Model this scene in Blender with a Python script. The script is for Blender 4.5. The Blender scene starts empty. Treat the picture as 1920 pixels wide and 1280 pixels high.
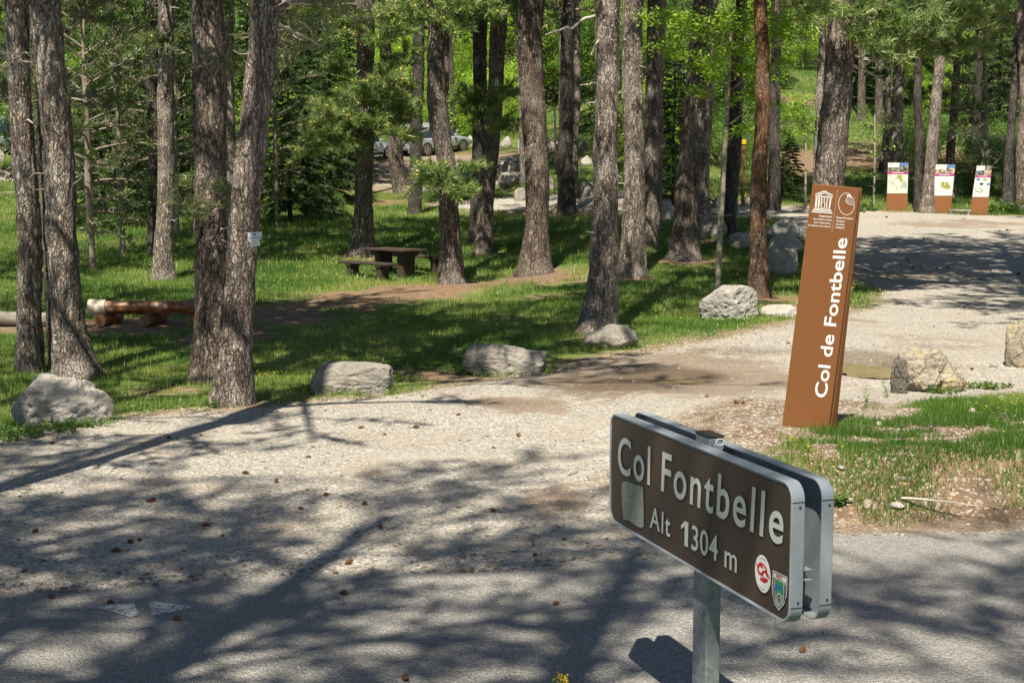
import bpy, math, random
import numpy as np
from mathutils import Vector, Matrix
SC = bpy.context.scene
COL = SC.collection
R = math.radians
# ------------------------------------------------------------------ camera, sky, sun, exposure
CAM_Z = 2.3
PITCH = math.atan(280/2500)
cd = bpy.data.cameras.new('camera'); cam = bpy.data.objects.new('camera', cd); COL.objects.link(cam)
cam.location = (0, 0, CAM_Z); cam.rotation_euler = (R(90)-PITCH, 0, 0)
cd.sensor_width = 36; cd.lens = 36*2500/1920; cd.clip_start = .05; cd.clip_end = 2000
SC.camera = cam
SUN_DIR = Vector((-.26, -.965, 1.62)).normalized()
elev = math.asin(SUN_DIR.z); azim = math.atan2(SUN_DIR.x, SUN_DIR.y)
sl = bpy.data.lights.new('sun', 'SUN'); sl.energy = 5.0; sl.angle = R(.5); sl.color = (1, .915, .77)
so = bpy.data.objects.new('sun', sl); COL.objects.link(so)
so.rotation_euler = SUN_DIR.to_track_quat('Z', 'Y').to_euler()
W = bpy.data.worlds.new('World'); SC.world = W; W.use_nodes = True
wt = W.node_tree; bg = wt.nodes['Background']; sk = wt.nodes.new('ShaderNodeTexSky')
sk.sky_type = 'NISHITA'; sk.sun_disc = False; sk.sun_elevation = elev; sk.sun_rotation = azim
sk.altitude = 1300; sk.air_density = 1.0
wt.links.new(sk.outputs[0], bg.inputs[0]); bg.inputs[1].default_value = .058
SC.view_settings.view_transform = 'Standard'; SC.view_settings.look = 'None'
SC.view_settings.exposure = 0.84; SC.view_settings.gamma = 1
SC.cycles.max_bounces = 6; SC.cycles.diffuse_bounces = 3; SC.cycles.glossy_bounces = 2
SC.cycles.transmission_bounces = 3; SC.cycles.transparent_max_bounces = 4
SC.cycles.use_denoising = True
SC.cycles.sample_clamp_indirect = 4

# ------------------------------------------------------------------ numpy noise
def _h(i, j, k, s):
    n = (i*374761393 + j*668265263 + k*2147483647 + s*1274126177) & 0xffffffff
    n = ((n ^ (n >> 13))*1274126177) & 0xffffffff
    n = (n ^ (n >> 16)) & 0xffffff
    return n/float(0xffffff)
def vn(x, y, z=0., s=0):
    x, y, z = np.broadcast_arrays(np.asarray(x, float), np.asarray(y, float), np.asarray(z, float))
    i = np.floor(x).astype(np.int64); j = np.floor(y).astype(np.int64); k = np.floor(z).astype(np.int64)
    fx = x-i; fy = y-j; fz = z-k
    fx = fx*fx*(3-2*fx); fy = fy*fy*(3-2*fy); fz = fz*fz*(3-2*fz)
    r = 0
    for a in (0, 1):
        wa = fx if a else 1-fx
        for b in (0, 1):
            wb = fy if b else 1-fy
            for c in (0, 1):
                wc = fz if c else 1-fz
                r = r + wa*wb*wc*_h(i+a, j+b, k+c, s)
    return r
def fbm(x, y, z=0., o=4, s=0):
    r = 0; a = .5; t = 0
    for q in range(o):
        r = r + a*vn(np.asarray(x)*2**q, np.asarray(y)*2**q, np.asarray(z)*2**q, s+q*17); t += a; a *= .5
    return r/t
def sst(a, b, x):
    t = np.clip((np.asarray(x, float)-a)/(b-a), 0, 1); return t*t*(3-2*t)

# ------------------------------------------------------------------ terrain height
LY = [-30, 0, 12, 18, 24, 31, 36, 42, 48, 54, 60, 66, 70, 80, 100, 130, 200, 320]
LZ = [0, 0, 0, 0, .08, .25, .6, 1.1, 1.55, 2.15, 2.9, 3.7, 4.1, 5.4, 9.0, 15.5, 32, 60]
RY = [-30, 0, 12, 16, 21, 28, 36, 45, 52, 60, 75, 100, 130, 200, 320]
RZ = [0, 0, 0, .05, .2, .45, 1.0, 1.6, 2.45, 3.7, 6.8, 12, 18, 34, 64]
def height(x, y):
    x = np.asarray(x, float); y = np.asarray(y, float)
    t = sst(-.06, .13, x/np.maximum(np.abs(y), 1.))
    h = np.interp(y, LY, LZ)*(1-t) + np.interp(y, RY, RZ)*t
    e = 8.95 + .10*(x-2.2)                      # foot of the bank by the road
    w = (vn(x*1.3, y*1.3, 0, 5)-.5)*.35
    m = sst(.55, 2.1, x+w*.8)*sst(e+.02, e+.75, y+w*1.1)*(1-sst(11.2, 15.5, y+w))
    h = h + .40*m
    h = h + .85*sst(4.6, 1.8, y)
    h = h + sst(9, 14, y)*(fbm(x*.35, y*.35, 0, 3, 9)-.5)*.16*sst(0, 1, np.abs(y)*.08)
    h = h + (fbm(x*2.1, y*2.1, 0, 3, 31)-.5)*(.012+.11*m*(1-sst(12.5, 14, y)))
    for px_, py_, pz_, a_, b_ in FLAT:           # hollows that hold water
        q = ((x-px_)/a_)**2+((y-py_)/b_)**2
        h = h + (pz_-h)*sst(3.2, 1.0, q) - .045*sst(1.3, .5, q)
    return h
FLAT = []
def pxray(u, v):
    cp, sp = math.cos(PITCH), math.sin(PITCH)
    a = (u-960)/2500; b = -(v-640)/2500
    return Vector((a, cp+b*sp, -sp+b*cp))
def at(u, v, Y):
    d = pxray(u, v); t = Y/d.y
    return Vector((d.x*t, Y, CAM_Z+d.z*t))
_T = np.concatenate([np.arange(3, 40, .03), np.arange(40, 300, .1)])
def G(u, v, zoff=0.):
    d = pxray(u, v)
    x = d.x*_T/d.y; z = CAM_Z + d.z*_T/d.y
    below = z < height(x, _T)+zoff
    i = int(np.argmax(below)) if below.any() else len(_T)-1
    Y = _T[i]
    return Vector((x[i], Y, float(height(x[i], Y))))
def proj(p):
    cp, sp = math.cos(PITCH), math.sin(PITCH); z = p[2]-CAM_Z; d = p[1]*cp-z*sp
    return 960+2500*p[0]/d, 640-2500*(p[1]*sp+z*cp)/d
def gz(x, y): return float(height(x, y))
PUD = [(G(1622, 692), 62, 13), (G(1262, 712), 56, 6)]
for c_, ru_, rv_ in PUD:
    FLAT.append((c_.x, c_.y, c_.z, ru_*c_.y/2500*1.15, {13: .85, 6: .24}[rv_]))

# ------------------------------------------------------------------ materials
def mat(name):
    m = bpy.data.materials.new(name); m.use_nodes = True
    nt = m.node_tree; nt.nodes.clear()
    return m, nt
class NB:
    def __init__(s, name):
        s.m, s.nt = mat(name)
        s.out = s.nt.nodes.new('ShaderNodeOutputMaterial')
    def n(s, t, ins=None, **kw):
        x = s.nt.nodes.new('ShaderNode'+t)
        for k, v in kw.items(): setattr(x, k, v)
        for k, v in (ins or {}).items():
            if hasattr(v, 'is_output') or isinstance(v, bpy.types.NodeSocket): s.nt.links.new(v, x.inputs[k])
            else: x.inputs[k].default_value = v
        return x
    def math(s, op, a, b=0., c=None, clamp=False):
        x = s.n('Math', operation=op, use_clamp=clamp)
        for i, v in enumerate([a, b] + ([c] if c is not None else [])):
            if isinstance(v, bpy.types.NodeSocket): s.nt.links.new(v, x.inputs[i])
            else: x.inputs[i].default_value = v
        return x.outputs[0]
    def mix(s, f, a, b, mode='MIX'):
        x = s.n('MixRGB', blend_type=mode)
        for i, v in enumerate((f, a, b)):
            if isinstance(v, bpy.types.NodeSocket): s.nt.links.new(v, x.inputs[i])
            else: x.inputs[i].default_value = v if i == 0 else (*v[:3], 1)
        return x.outputs[0]
    def ramp(s, f, stops):
        x = s.n('ValToRGB'); e = x.color_ramp.elements
        while len(e) < len(stops): e.new(.5)
        for el, (p, c) in zip(e, stops):
            el.position = p; el.color = (*c, 1) if len(c) == 3 else c
        s.nt.links.new(f, x.inputs[0]); return x.outputs[0]
    def sstep(s, a, b, v):
        x = s.n('MapRange', interpolation_type='SMOOTHSTEP')
        s.nt.links.new(v, x.inputs[0]); x.inputs[1].default_value = a; x.inputs[2].default_value = b
        return x.outputs[0]
    def noise(s, co, sc, det=4, rough=.55, dist=0.):
        return s.n('TexNoise', {'Vector': co, 'Scale': sc, 'Detail': det, 'Roughness': rough, 'Distortion': dist}).outputs[0]
    def vor(s, co, sc, feat='F1', out='Distance', rnd=1.):
        x = s.n('TexVoronoi', {'Vector': co, 'Scale': sc, 'Randomness': rnd}, feature=feat)
        return x.outputs[out]
    def vscale(s, co, v):
        return s.n('Mapping', {'Vector': co, 'Scale': v}).outputs[0]
    def attr(s, name, out='Fac'):
        return s.n('Attribute', attribute_name=name).outputs[out]
    def bump(s, h, strength=.5, dist=.02, normal=None):
        ins = {'Height': h, 'Strength': strength, 'Distance': dist}
        if normal is not None: ins['Normal'] = normal
        return s.n('Bump', ins).outputs[0]
    def principled(s, col, rough=.8, normal=None, metal=0., spec=.3):
        ins = {'Roughness': rough, 'Metallic': metal, 'Specular IOR Level': spec}
        p = s.n('BsdfPrincipled', ins)
        if isinstance(col, bpy.types.NodeSocket): s.nt.links.new(col, p.inputs['Base Color'])
        else: p.inputs['Base Color'].default_value = (*col, 1)
        if normal is not None: s.nt.links.new(normal, p.inputs['Normal'])
        s.nt.links.new(p.outputs[0], s.out.inputs[0]); return p
    def obj(s): return s.n('TexCoord').outputs['Object']
def plain(name, col, rough=.6, metal=0., spec=.4, var=.08, sc=30., bump=0.):
    b = NB(name); co = b.obj(); n = b.noise(co, sc, 3)
    c = b.mix(b.math('MULTIPLY', n, 1.), tuple(max(0, k*(1-var*2)) for k in col), tuple(min(1, k*(1+var*2)) for k in col))
    b.principled(c, rough, b.bump(n, bump, .01) if bump else None, metal, spec); return b.m

def foliage(name, c1, c2, c3, trans=.35, clump=.9, rough=.6):
    b = NB(name); co = b.n('NewGeometry').outputs['Position']
    n = b.noise(co, clump, 2); r = b.attr('rnd')
    f = b.math('ADD', b.math('MULTIPLY', n, .6), b.math('MULTIPLY', r, .5))
    c = b.ramp(f, [(.2, c1), (.52, c2), (.85, c3)])
    d = b.n('BsdfDiffuse', {'Color': c}).outputs[0]
    t = b.n('BsdfTranslucent', {'Color': b.mix(.5, c, tuple(min(1, k*1.6) for k in c2))}).outputs[0]
    m1 = b.n('MixShader', {0: trans, 1: d, 2: t}).outputs[0]
    g = b.n('BsdfGlossy', {'Color': (1, 1, 1, 1), 'Roughness': rough*.75}).outputs[0]
    m2 = b.n('MixShader', {0: .035, 1: m1, 2: g}).outputs[0]
    b.nt.links.new(m2, b.out.inputs[0]); return b.m

# ------------------------------------------------------------------ mesh building
def link(o, parent=None):
    COL.objects.link(o)
    if parent is not None: o.parent = parent
    return o
def tag(o, label=None, cat=None, group=None, kind=None):
    if label: o['label'] = label
    if cat: o['category'] = cat
    if group: o['group'] = group
    if kind: o['kind'] = kind
    return o
def empty(name, loc, rz=0.):
    o = bpy.data.objects.new(name, None); o.location = loc; o.rotation_euler = (0, 0, rz); COL.objects.link(o)
    o.empty_display_size = .2; return o
class MB:
    """collects vertices and triangle / quad faces"""
    def __init__(s): s.v = []; s.f = {3: [], 4: []}; s.mi = {3: [], 4: []}; s.r = []; s.n = 0
    def add(s, v, f, mi=0, rnd=None):
        v = np.asarray(v, float).reshape(-1, 3); f = np.asarray(f, np.int64)
        k = f.shape[1]; s.f[k].append(f+s.n); s.mi[k].append(np.full(len(f), mi, np.int32))
        s.v.append(v); s.r.append(np.full(len(v), .5) if rnd is None else np.broadcast_to(rnd, (len(v),)))
        s.n += len(v)
    def box(s, c, d, mi=0, rot=None):
        c = np.array(c, float); h = np.array(d, float)/2
        p = np.array([[x, y, z] for x in (-1, 1) for y in (-1, 1) for z in (-1, 1)])*h
        if rot is not None: p = p @ np.array(Matrix(rot).to_3x3()).T
        s.add(p+c, [[0, 1, 3, 2], [4, 6, 7, 5], [0, 4, 5, 1], [2, 3, 7, 6], [0, 2, 6, 4], [1, 5, 7, 3]], mi)
    def tube(s, pts, rad, nu=8, mi=0, cap=True, wob=0., rnd=None):
        pts = np.asarray(pts, float); n = len(pts); rad = np.broadcast_to(np.asarray(rad, float), (n,))
        t = np.gradient(pts, axis=0); t /= np.linalg.norm(t, axis=1)[:, None]+1e-9
        up = np.array([0, 0, 1.]) if abs(t[0][2]) < .9 else np.array([1., 0, 0])
        a = np.cross(t, up); a /= np.linalg.norm(a, axis=1)[:, None]+1e-9
        b = np.cross(t, a)
        th = np.linspace(0, 2*np.pi, nu, endpoint=False)
        rr = rad[:, None]*np.ones(nu)[None]
        if wob: rr = rr*(1+wob*(vn(np.cos(th)[None]*2+7, np.sin(th)[None]*2, np.arange(n)[:, None]*.7)-.5))
        P = pts[:, None]+rr[..., None]*(np.cos(th)[None, :, None]*a[:, None]+np.sin(th)[None, :, None]*b[:, None])
        i = np.arange(n-1)[:, None]*nu; j = np.arange(nu)[None]; j2 = (j+1) % nu
        q = np.stack([i+j, i+nu+j, i+nu+j2, i+j2], -1).reshape(-1, 4)
        s.add(P.reshape(-1, 3), q, mi, rnd)
        if cap:
            for e, rv in ((0, 0), (n-1, 1)):
                ring = P[e]; c = pts[e]
                k = np.arange(nu)
                f = np.stack([np.full(nu, nu), k, (k+1) % nu] if not rv else [np.full(nu, nu), (k+1) % nu, k], -1)
                s.add(np.vstack([ring, c]), f, mi, rnd)
    def lathe(s, prof, nu=24, mi=0, ax='z', c=(0, 0, 0)):
        prof = np.asarray(prof, float); th = np.linspace(0, 2*np.pi, nu, endpoint=False); n = len(prof)
        P = np.stack([prof[:, 0:1]*np.cos(th), prof[:, 0:1]*np.sin(th), prof[:, 1:2]*np.ones(nu)], -1)
        if ax == 'y': P = P[..., [0, 2, 1]]*np.array([1, 1, -1.])
        if ax == 'x': P = P[..., [2, 0, 1]]
        i = np.arange(n-1)[:, None]*nu; j = np.arange(nu)[None]; j2 = (j+1) % nu
        s.add(P.reshape(-1, 3)+np.array(c), np.stack([i+j, i+j2, i+nu+j2, i+nu+j], -1).reshape(-1, 4), mi)
    def needles(s, C, D, k, L, w, spread=.7, rng=None, mi=0, rnd=None):
        """k needle triangles round every point of C, pointing about D"""
        n = len(C); C = np.repeat(C, k, 0); D = np.repeat(D, k, 0)
        d = D+rng.normal(0, spread, (n*k, 3)); d /= np.linalg.norm(d, axis=1)[:, None]+1e-9
        p = np.cross(d, rng.normal(0, 1, (n*k, 3))); p /= np.linalg.norm(p, axis=1)[:, None]+1e-9
        l = L*rng.uniform(.7, 1.15, (n*k, 1))
        o = C+rng.normal(0, L*.12, (n*k, 3))
        V = np.stack([o-p*w/2, o+p*w/2, o+d*l], 1)
        F = np.arange(n*k*3).reshape(-1, 3)
        r = np.repeat(rng.uniform(0, 1, n), k) if rnd is None else np.repeat(rnd, k)
        s.add(V.reshape(-1, 3), F, mi, np.repeat(r, 3))
    def leaves(s, C, L, w, rng, mi=0, flat=.5, rnd=None):
        n = len(C)
        d = rng.normal(0, 1, (n, 3)); d[:, 2] *= .5; d /= np.linalg.norm(d, axis=1)[:, None]
        up = np.array([0, 0, 1.])+rng.normal(0, flat, (n, 3))
        p = np.cross(d, up); p /= np.linalg.norm(p, axis=1)[:, None]+1e-9
        l = L*rng.uniform(.6, 1.2, (n, 1)); ww = w*rng.uniform(.7, 1.2, (n, 1))
        V = np.stack([C, C+d*l*.45+p*ww/2, C+d*l, C+d*l*.45-p*ww/2], 1)
        s.add(V.reshape(-1, 3), np.arange(n*4).reshape(-1, 4), mi, np.repeat(rng.uniform(0, 1, n) if rnd is None else rnd, 4))
    def mesh(s, name, mats, smooth=False):
        me = bpy.data.meshes.new(name)
        v = np.concatenate(s.v) if s.v else np.zeros((0, 3))
        me.vertices.add(len(v)); me.vertices.foreach_set('co', v.astype(np.float32).ravel())
        loops = []; tot = []; mi = []
        for k in (3, 4):
            if s.f[k]:
                f = np.concatenate(s.f[k]); loops.append(f.ravel()); tot.append(np.full(len(f), k)); mi.append(np.concatenate(s.mi[k]))
        loops = np.concatenate(loops); tot = np.concatenate(tot); mi = np.concatenate(mi)
        me.loops.add(len(loops)); me.loops.foreach_set('vertex_index', loops.astype(np.int32))
        me.polygons.add(len(tot)); me.polygons.foreach_set('loop_start', np.concatenate([[0], np.cumsum(tot)[:-1]]).astype(np.int32))
        me.polygons.foreach_set('loop_total', tot.astype(np.int32))
        me.polygons.foreach_set('material_index', mi.astype(np.int32))
        me.polygons.foreach_set('use_smooth', np.full(len(tot), smooth))
        me.update(calc_edges=True)
        a = me.attributes.new('rnd', 'FLOAT', 'POINT'); a.data.foreach_set('value', np.concatenate(s.r).astype(np.float32))
        for m in (mats if isinstance(mats, (list, tuple)) else [mats]): me.materials.append(m)
        return me
    def build(s, name, mats, parent=None, smooth=False, loc=None, bevel=0.):
        o = bpy.data.objects.new(name, s.mesh(name, mats, smooth))
        if loc is not None: o.location = loc
        link(o, parent)
        if bevel:
            m = o.modifiers.new('bevel', 'BEVEL'); m.width = bevel; m.segments = 2; m.limit_method = 'ANGLE'
        return o
def copy_tree(o, parent=None):
    c = o.copy(); COL.objects.link(c); c.parent = parent
    for ch in list(o.children): copy_tree(ch, c)
    return c
# ================================================================== GROUND
def P2(lst): return np.array([[G(u, v).x, G(u, v).y] for u, v in lst])
def sdpoly(x, y, P):
    """signed distance, positive inside"""
    d = np.full(x.shape, 1e9); ins = np.zeros(x.shape, bool)
    n = len(P)
    for i in range(n):
        a = P[i]; b = P[(i+1) % n]; e = b-a; L = e@e+1e-12
        t = np.clip(((x-a[0])*e[0]+(y-a[1])*e[1])/L, 0, 1)
        d = np.minimum(d, (x-a[0]-t*e[0])**2+(y-a[1]-t*e[1])**2)
        c = ((a[1] > y) != (b[1] > y)) & (x < (b[0]-a[0])*(y-a[1])/(b[1]-a[1]+1e-12)+a[0])
        ins ^= c
    d = np.sqrt(d); return np.where(ins, d, -d)
lot_front = P2([(-420, 880), (-200, 850), (0, 824), (200, 786), (400, 772), (560, 760), (700, 745), (850, 724), (1050, 690),
    (1250, 655), (1400, 627), (1500, 604), (1600, 588), (1665, 566), (1650, 540), (1600, 510), (1540, 470), (1500, 440),
    (1470, 412), (1380, 408), (1250, 404), (1100, 396), (930, 394), (820, 388), (820, 380), (935, 372), (1040, 366), (1200, 362), (1300, 376), (1450, 386), (1560, 391),
    (1700, 399), (1830, 404), (1920, 405), (2150, 412), (2700, 430)])
LOT = np.vstack([lot_front, [[34, 20], [34, 6], [-34, 6]], ])
PARK = P2([(-60, 318), (200, 318), (480, 296), (640, 268), (980, 292), (1000, 318), (940, 346), (760, 362), (640, 345), (480, 340), (200, 336), (-60, 340)])
ROADP = np.array([[-40, 3.2], [-12, 6.0], [-5.5, 7.0], [-2.87, 7.45], [-1.5, 7.86], [0, 7.96], [1.2, 8.35], [2.15, 8.78], [3.6, 8.86], [7, 9.3], [20, 11],
                  [20, 7], [7, 5.6], [2, 5.0], [-2, 4.4], [-6, 3.6], [-40, -1]])
VERGE = np.array([[.75, 8.85], [1.3, 8.75], [2.2, 8.9], [3.6, 9.0], [7, 9.5], [20, 11.2], [24, 15], [8, 14.6], [5.5, 13.6], [3.4, 13.2], [2.2, 12.9], [1.3, 12.0], [.75, 10.6]])
EAR = [  # bare earth in world metres from picture spots: u, v, half width u, half height v, strength
    (520, 592, 110, 22, 1.), (650, 565, 120, 20, 1.), (780, 545, 120, 18, .9), (1000, 525, 150, 12, .8), (420, 628, 90, 22, .9), (200, 612, 240, 15, 1.1),
    (300, 735, 150, 16, .6), (560, 742, 130, 16, .5), (860, 705, 160, 14, .9), (1080, 660, 70, 14, .4), (940, 600, 120, 8, .5), (1150, 600, 60, 10, .35),
    (1030, 555, 90, 8, .6), (1430, 470, 60, 8, .6), (1010, 400, 90, 10, .8), (700, 380, 90, 10, .6), (1500, 560, 60, 10, .6), (60, 560, 80, 12, .4), (850, 585, 60, 7, .4),
    (1700, 300, 190, 34, .95), (1480, 300, 70, 40, .9), (1230, 240, 90, 20, .5), (1500, 190, 90, 16, .7), (1880, 150, 60, 12, .8), (970, 315, 60, 10, .6),
    (440, 762, 60, 10, .7), (140, 708, 60, 8, .5), (1125, 628, 70, 9, .7), (1000, 518, 70, 9, .9), (848, 535, 60, 9, .9), (678, 482, 50, 7, .8), (1280, 490, 70, 9, .9), (1187, 522, 50, 7, .8), (1422, 560, 60, 9, .9), (1515, 580, 70, 12, 1.), (1330, 455, 90, 8, .7), (905, 480, 50, 7, .7), (1060, 405, 60, 6, .8), (1363, 445, 50, 7, .8), (1240, 400, 200, 7, .5), (720, 355, 160, 9, .8), (800, 310, 200, 14, .75), (980, 350, 60, 8, .6),
    (1700, 940, 260, 14, .5), (1650, 985, 300, 16, 1.2), (1800, 870, 120, 16, .7), (1300, 960, 160, 40, .7), (700, 312, 330, 34, 1.), (960, 320, 60, 20, 1.), (1150, 385, 330, 8, .7), (1700, 520, 230, 30, .45), (1620, 450, 160, 14, .4), (1250, 715, 280, 45, .95), (980, 760, 120, 26, .7), (1750, 640, 160, 26, .45), (1700, 700, 160, 24, .6), (1050, 935, 90, 45, .75), (700, 890, 60, 10, .5), (1600, 600, 100, 20, .5), (1850, 480, 150, 26, .3), (1800, 420, 200, 12, .6)]
WETS = [(1255, 712, 110, 14, 1.), (1625, 690, 95, 24, 1.), (1150, 720, 180, 30, .6), (930, 755, 120, 20, .4), (1400, 660, 150, 14, .5), (1750, 650, 120, 10, .4)]
def spots(x, y, lst):
    r = np.zeros(x.shape)
    for u, v, ru, rv, s in lst:
        c = G(u, v); a = G(u, v-rv); b = G(u, v+rv)
        ry = max(.25, abs(a.y-b.y)/2); rx = ru*c.y/2500
        r = np.maximum(r, s*np.exp(-(((x-c.x)/rx)**2+((y-c.y)/ry)**2)*.8))
    return r
def fields(x, y):
    sdr = sdpoly(x, y, ROADP)
    sdg = np.maximum(sdpoly(x, y, LOT), sdpoly(x, y, PARK))
    ear = spots(x, y, EAR); wet = spots(x, y, WETS)
    vg = sdpoly(x, y, VERGE)
    return sdr, sdg, ear, wet, vg

ys = [-26.]
while ys[-1] < 300:
    y = ys[-1]
    ys.append(y + (1.2 if y < 3 else .05+.0022*max(0, y-8)**1.35 if y > 5.5 else .15))
ys = np.array(ys); NX = 520
sx = np.linspace(-1, 1, NX); sx = sx*(.55+.45*sx**2)
Wd = 12+.70*np.maximum(ys, 0)
gx = sx[None]*Wd[:, None]; gy = np.repeat(ys[:, None], NX, 1)
gzz = height(gx, gy)
sdr, sdg, ear, wet, vg = fields(gx, gy)
gV = np.stack([gx, gy, gzz], -1).reshape(-1, 3)
ny = len(ys)
ii = (np.arange(ny-1)[:, None]*NX+np.arange(NX-1)[None]).ravel()
gF = np.stack([ii, ii+1, ii+NX+1, ii+NX], -1)
def fc(a): a = a.ravel(); return (a[gF[:, 0]]+a[gF[:, 2]])/2
isroad = fc(sdr) > 0
islot = (~isroad) & (fc(sdg) > 0) & (fc(vg) < 0)
# ground shader shared by all the sheets, so the joins are seamless
b = NB('ground_surface'); co = b.n('NewGeometry').outputs['Position']
aR, aG, aE, aW, aV = (b.attr(k) for k in ('sdr', 'sdg', 'ear', 'wet', 'vg'))
n1 = b.noise(co, 1.1, 5, .6); n2 = b.noise(co, 7., 5, .65); n3 = b.noise(co, 40., 4, .7)
n1c = b.math('SUBTRACT', n1, .5); n2c = b.math('SUBTRACT', n2, .5)
# loose stone
v1 = b.n('TexVoronoi', {'Vector': co, 'Scale': 48.}); v2 = b.n('TexVoronoi', {'Vector': co, 'Scale': 105.})
cellv = b.n('SeparateColor', {0: v1.outputs['Color']}).outputs[0]
cell2 = b.n('SeparateColor', {0: v2.outputs['Color']}).outputs[1]
gcol = b.ramp(cellv, [(0, (.10, .09, .078)), (.35, (.27, .25, .22)), (.75, (.46, .43, .385)), (1, (.74, .71, .65))])
gcol = b.mix(.45, gcol, b.ramp(cell2, [(0, (.20, .18, .155)), (1, (.58, .54, .46))]))
gcol = b.mix(b.math('MULTIPLY', b.sstep(.5, .72, n1), .45), gcol, (.36, .285, .20))
edge = b.sstep(.0, .32, v1.outputs['Distance'])
ghgt = b.math('SUBTRACT', 1., b.math('MULTIPLY', v1.outputs['Distance'], 1.3))
ghgt = b.math('ADD', ghgt, b.math('MULTIPLY', v2.outputs['Distance'], -.6))
dr = b.sstep(.60, .70, b.noise(b.vscale(co, (1.1, 2.6, 1)), 1.3, 6, .72)); dr2 = b.sstep(.40, .62, n3)
gcol = b.mix(b.math('MULTIPLY', b.math('MULTIPLY', dr, dr2), .75), gcol, (.235, .135, .068))
tr_ = b.sstep(.50, .62, b.noise(b.vscale(co, (.25, .9, 1)), 1.2, 3)); gcol = b.mix(b.math('MULTIPLY', tr_, .35), gcol, (.44, .40, .335))
# earth with needles and crumbs
litter = b.noise(b.vscale(co, (26, 60, 30)), 1., 3, .7)
ecol = b.ramp(b.math('ADD', b.math('MULTIPLY', n2, .5), b.math('MULTIPLY', litter, .5)),
    [(.3, (.075, .048, .030)), (.5, (.19, .125, .078)), (.68, (.33, .235, .15))])
crumb = b.math('GREATER_THAN', cellv, .80)
# grass undergrowth
big = b.noise(co, .22, 3, .6)
tcol = b.ramp(b.math('ADD', b.math('MULTIPLY', n2, .6), b.math('MULTIPLY', n3, .4)),
    [(.3, (.035, .055, .014)), (.5, (.085, .13, .030)), (.7, (.19, .21, .065))])
tcol = b.mix(b.math('MULTIPLY', b.sstep(.42, .66, big), .5), tcol, (.20, .20, .07))
# asphalt
v3 = b.n('TexVoronoi', {'Vector': co, 'Scale': 170.}); ac = b.n('SeparateColor', {0: v3.outputs['Color']}).outputs[0]
acol = b.ramp(ac, [(0, (.15, .145, .135)), (.6, (.285, .275, .255)), (.92, (.375, .36, .335)), (1, (.60, .58, .54))])
acol = b.mix(b.sstep(.35, .75, b.noise(co, .55, 4)), acol, b.mix(.5, acol, (.215, .21, .20)))
# masks
mg = b.sstep(-.14, .14, b.math('ADD', aG, b.math('ADD', b.math('MULTIPLY', n1c, .9), b.math('MULTIPLY', n2c, .55))))
me_ = b.sstep(.38, .62, b.math('ADD', aE, b.math('ADD', b.math('MULTIPLY', n1c, 1.1), b.math('MULTIPLY', n2c, .7))))
mr = b.sstep(-.02, .02, b.math('ADD', aR, b.math('MULTIPLY', b.math('ADD', n2c, b.math('MULTIPLY', n3, .4)), .16)))
mv = b.sstep(-.25, .25, b.math('ADD', aV, b.math('MULTIPLY', n1c, 1.)))
fringe = b.math('MULTIPLY', b.sstep(.55, .05, b.math('ABSOLUTE', b.math('ADD', b.math('ADD', aG, .15), b.math('MULTIPLY', n2c, .9)))), .8)
eg = b.mix(b.math('MULTIPLY', crumb, .8), ecol, gcol)                 # earth with bits of stone
turf = b.mix(me_, tcol, ecol)
turf = b.mix(fringe, turf, eg)
lot = b.mix(b.math('MULTIPLY', me_, .85), gcol, b.mix(.72, gcol, ecol))
vcol = b.mix(b.math('MULTIPLY', b.sstep(.40, .70, b.math('ADD', n1, b.math('MULTIPLY', n2c, .4))), .6), b.mix(b.math('MULTIPLY', crumb, .8), ecol, gcol), gcol)
vcol = b.mix(b.math('MULTIPLY', me_, .7), vcol, ecol)
nz = b.n('SeparateXYZ', {0: b.n('NewGeometry').outputs['True Normal']}).outputs[2]
vcol = b.mix(b.math('MULTIPLY', b.sstep(.985, .90, nz), .85), vcol, b.mix(b.math('MULTIPLY', crumb, .5), ecol, gcol))
col = b.mix(mg, turf, lot); col = b.mix(mv, col, vcol); col = b.mix(mr, col, acol)
wetf = b.math('MULTIPLY', b.sstep(.2, .6, b.math('ADD', aW, b.math('MULTIPLY', n2c, .6))), .7)
col = b.mix(wetf, col, b.mix(1., col, (.42, .36, .30), 'MULTIPLY'))
hh = b.math('MULTIPLY', ghgt, b.math('MAXIMUM', mg, mv))
h1 = b.bump(hh, .9, .012)
h2 = b.bump(n2, .5, .03, h1); h3 = b.bump(n3, .35, .006, h2)
pr = b.principled(col, .9, h3, 0, .25)
b.nt.links.new(b.math('SUBTRACT', .92, b.math('MULTIPLY', wetf, .7)), pr.inputs['Roughness'])
M_GROUND = b.m
def sheet(name, sel):
    f = gF[sel]; used = np.unique(f); rm = np.full(len(gV), -1); rm[used] = np.arange(len(used))
    mb = MB(); mb.add(gV[used], rm[f]); o = mb.build(name, M_GROUND, smooth=True)
    for k, a in (('sdr', sdr), ('sdg', sdg), ('ear', ear), ('wet', wet), ('vg', vg)):
        at_ = o.data.attributes.new(k, 'FLOAT', 'POINT'); at_.data.foreach_set('value', np.clip(a.ravel()[used], -3, 3).astype(np.float32))
    o['kind'] = 'structure'; return o
sheet('road', isroad); sheet('gravel_path', islot); sheet('ground', ~(isroad | islot))

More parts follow.
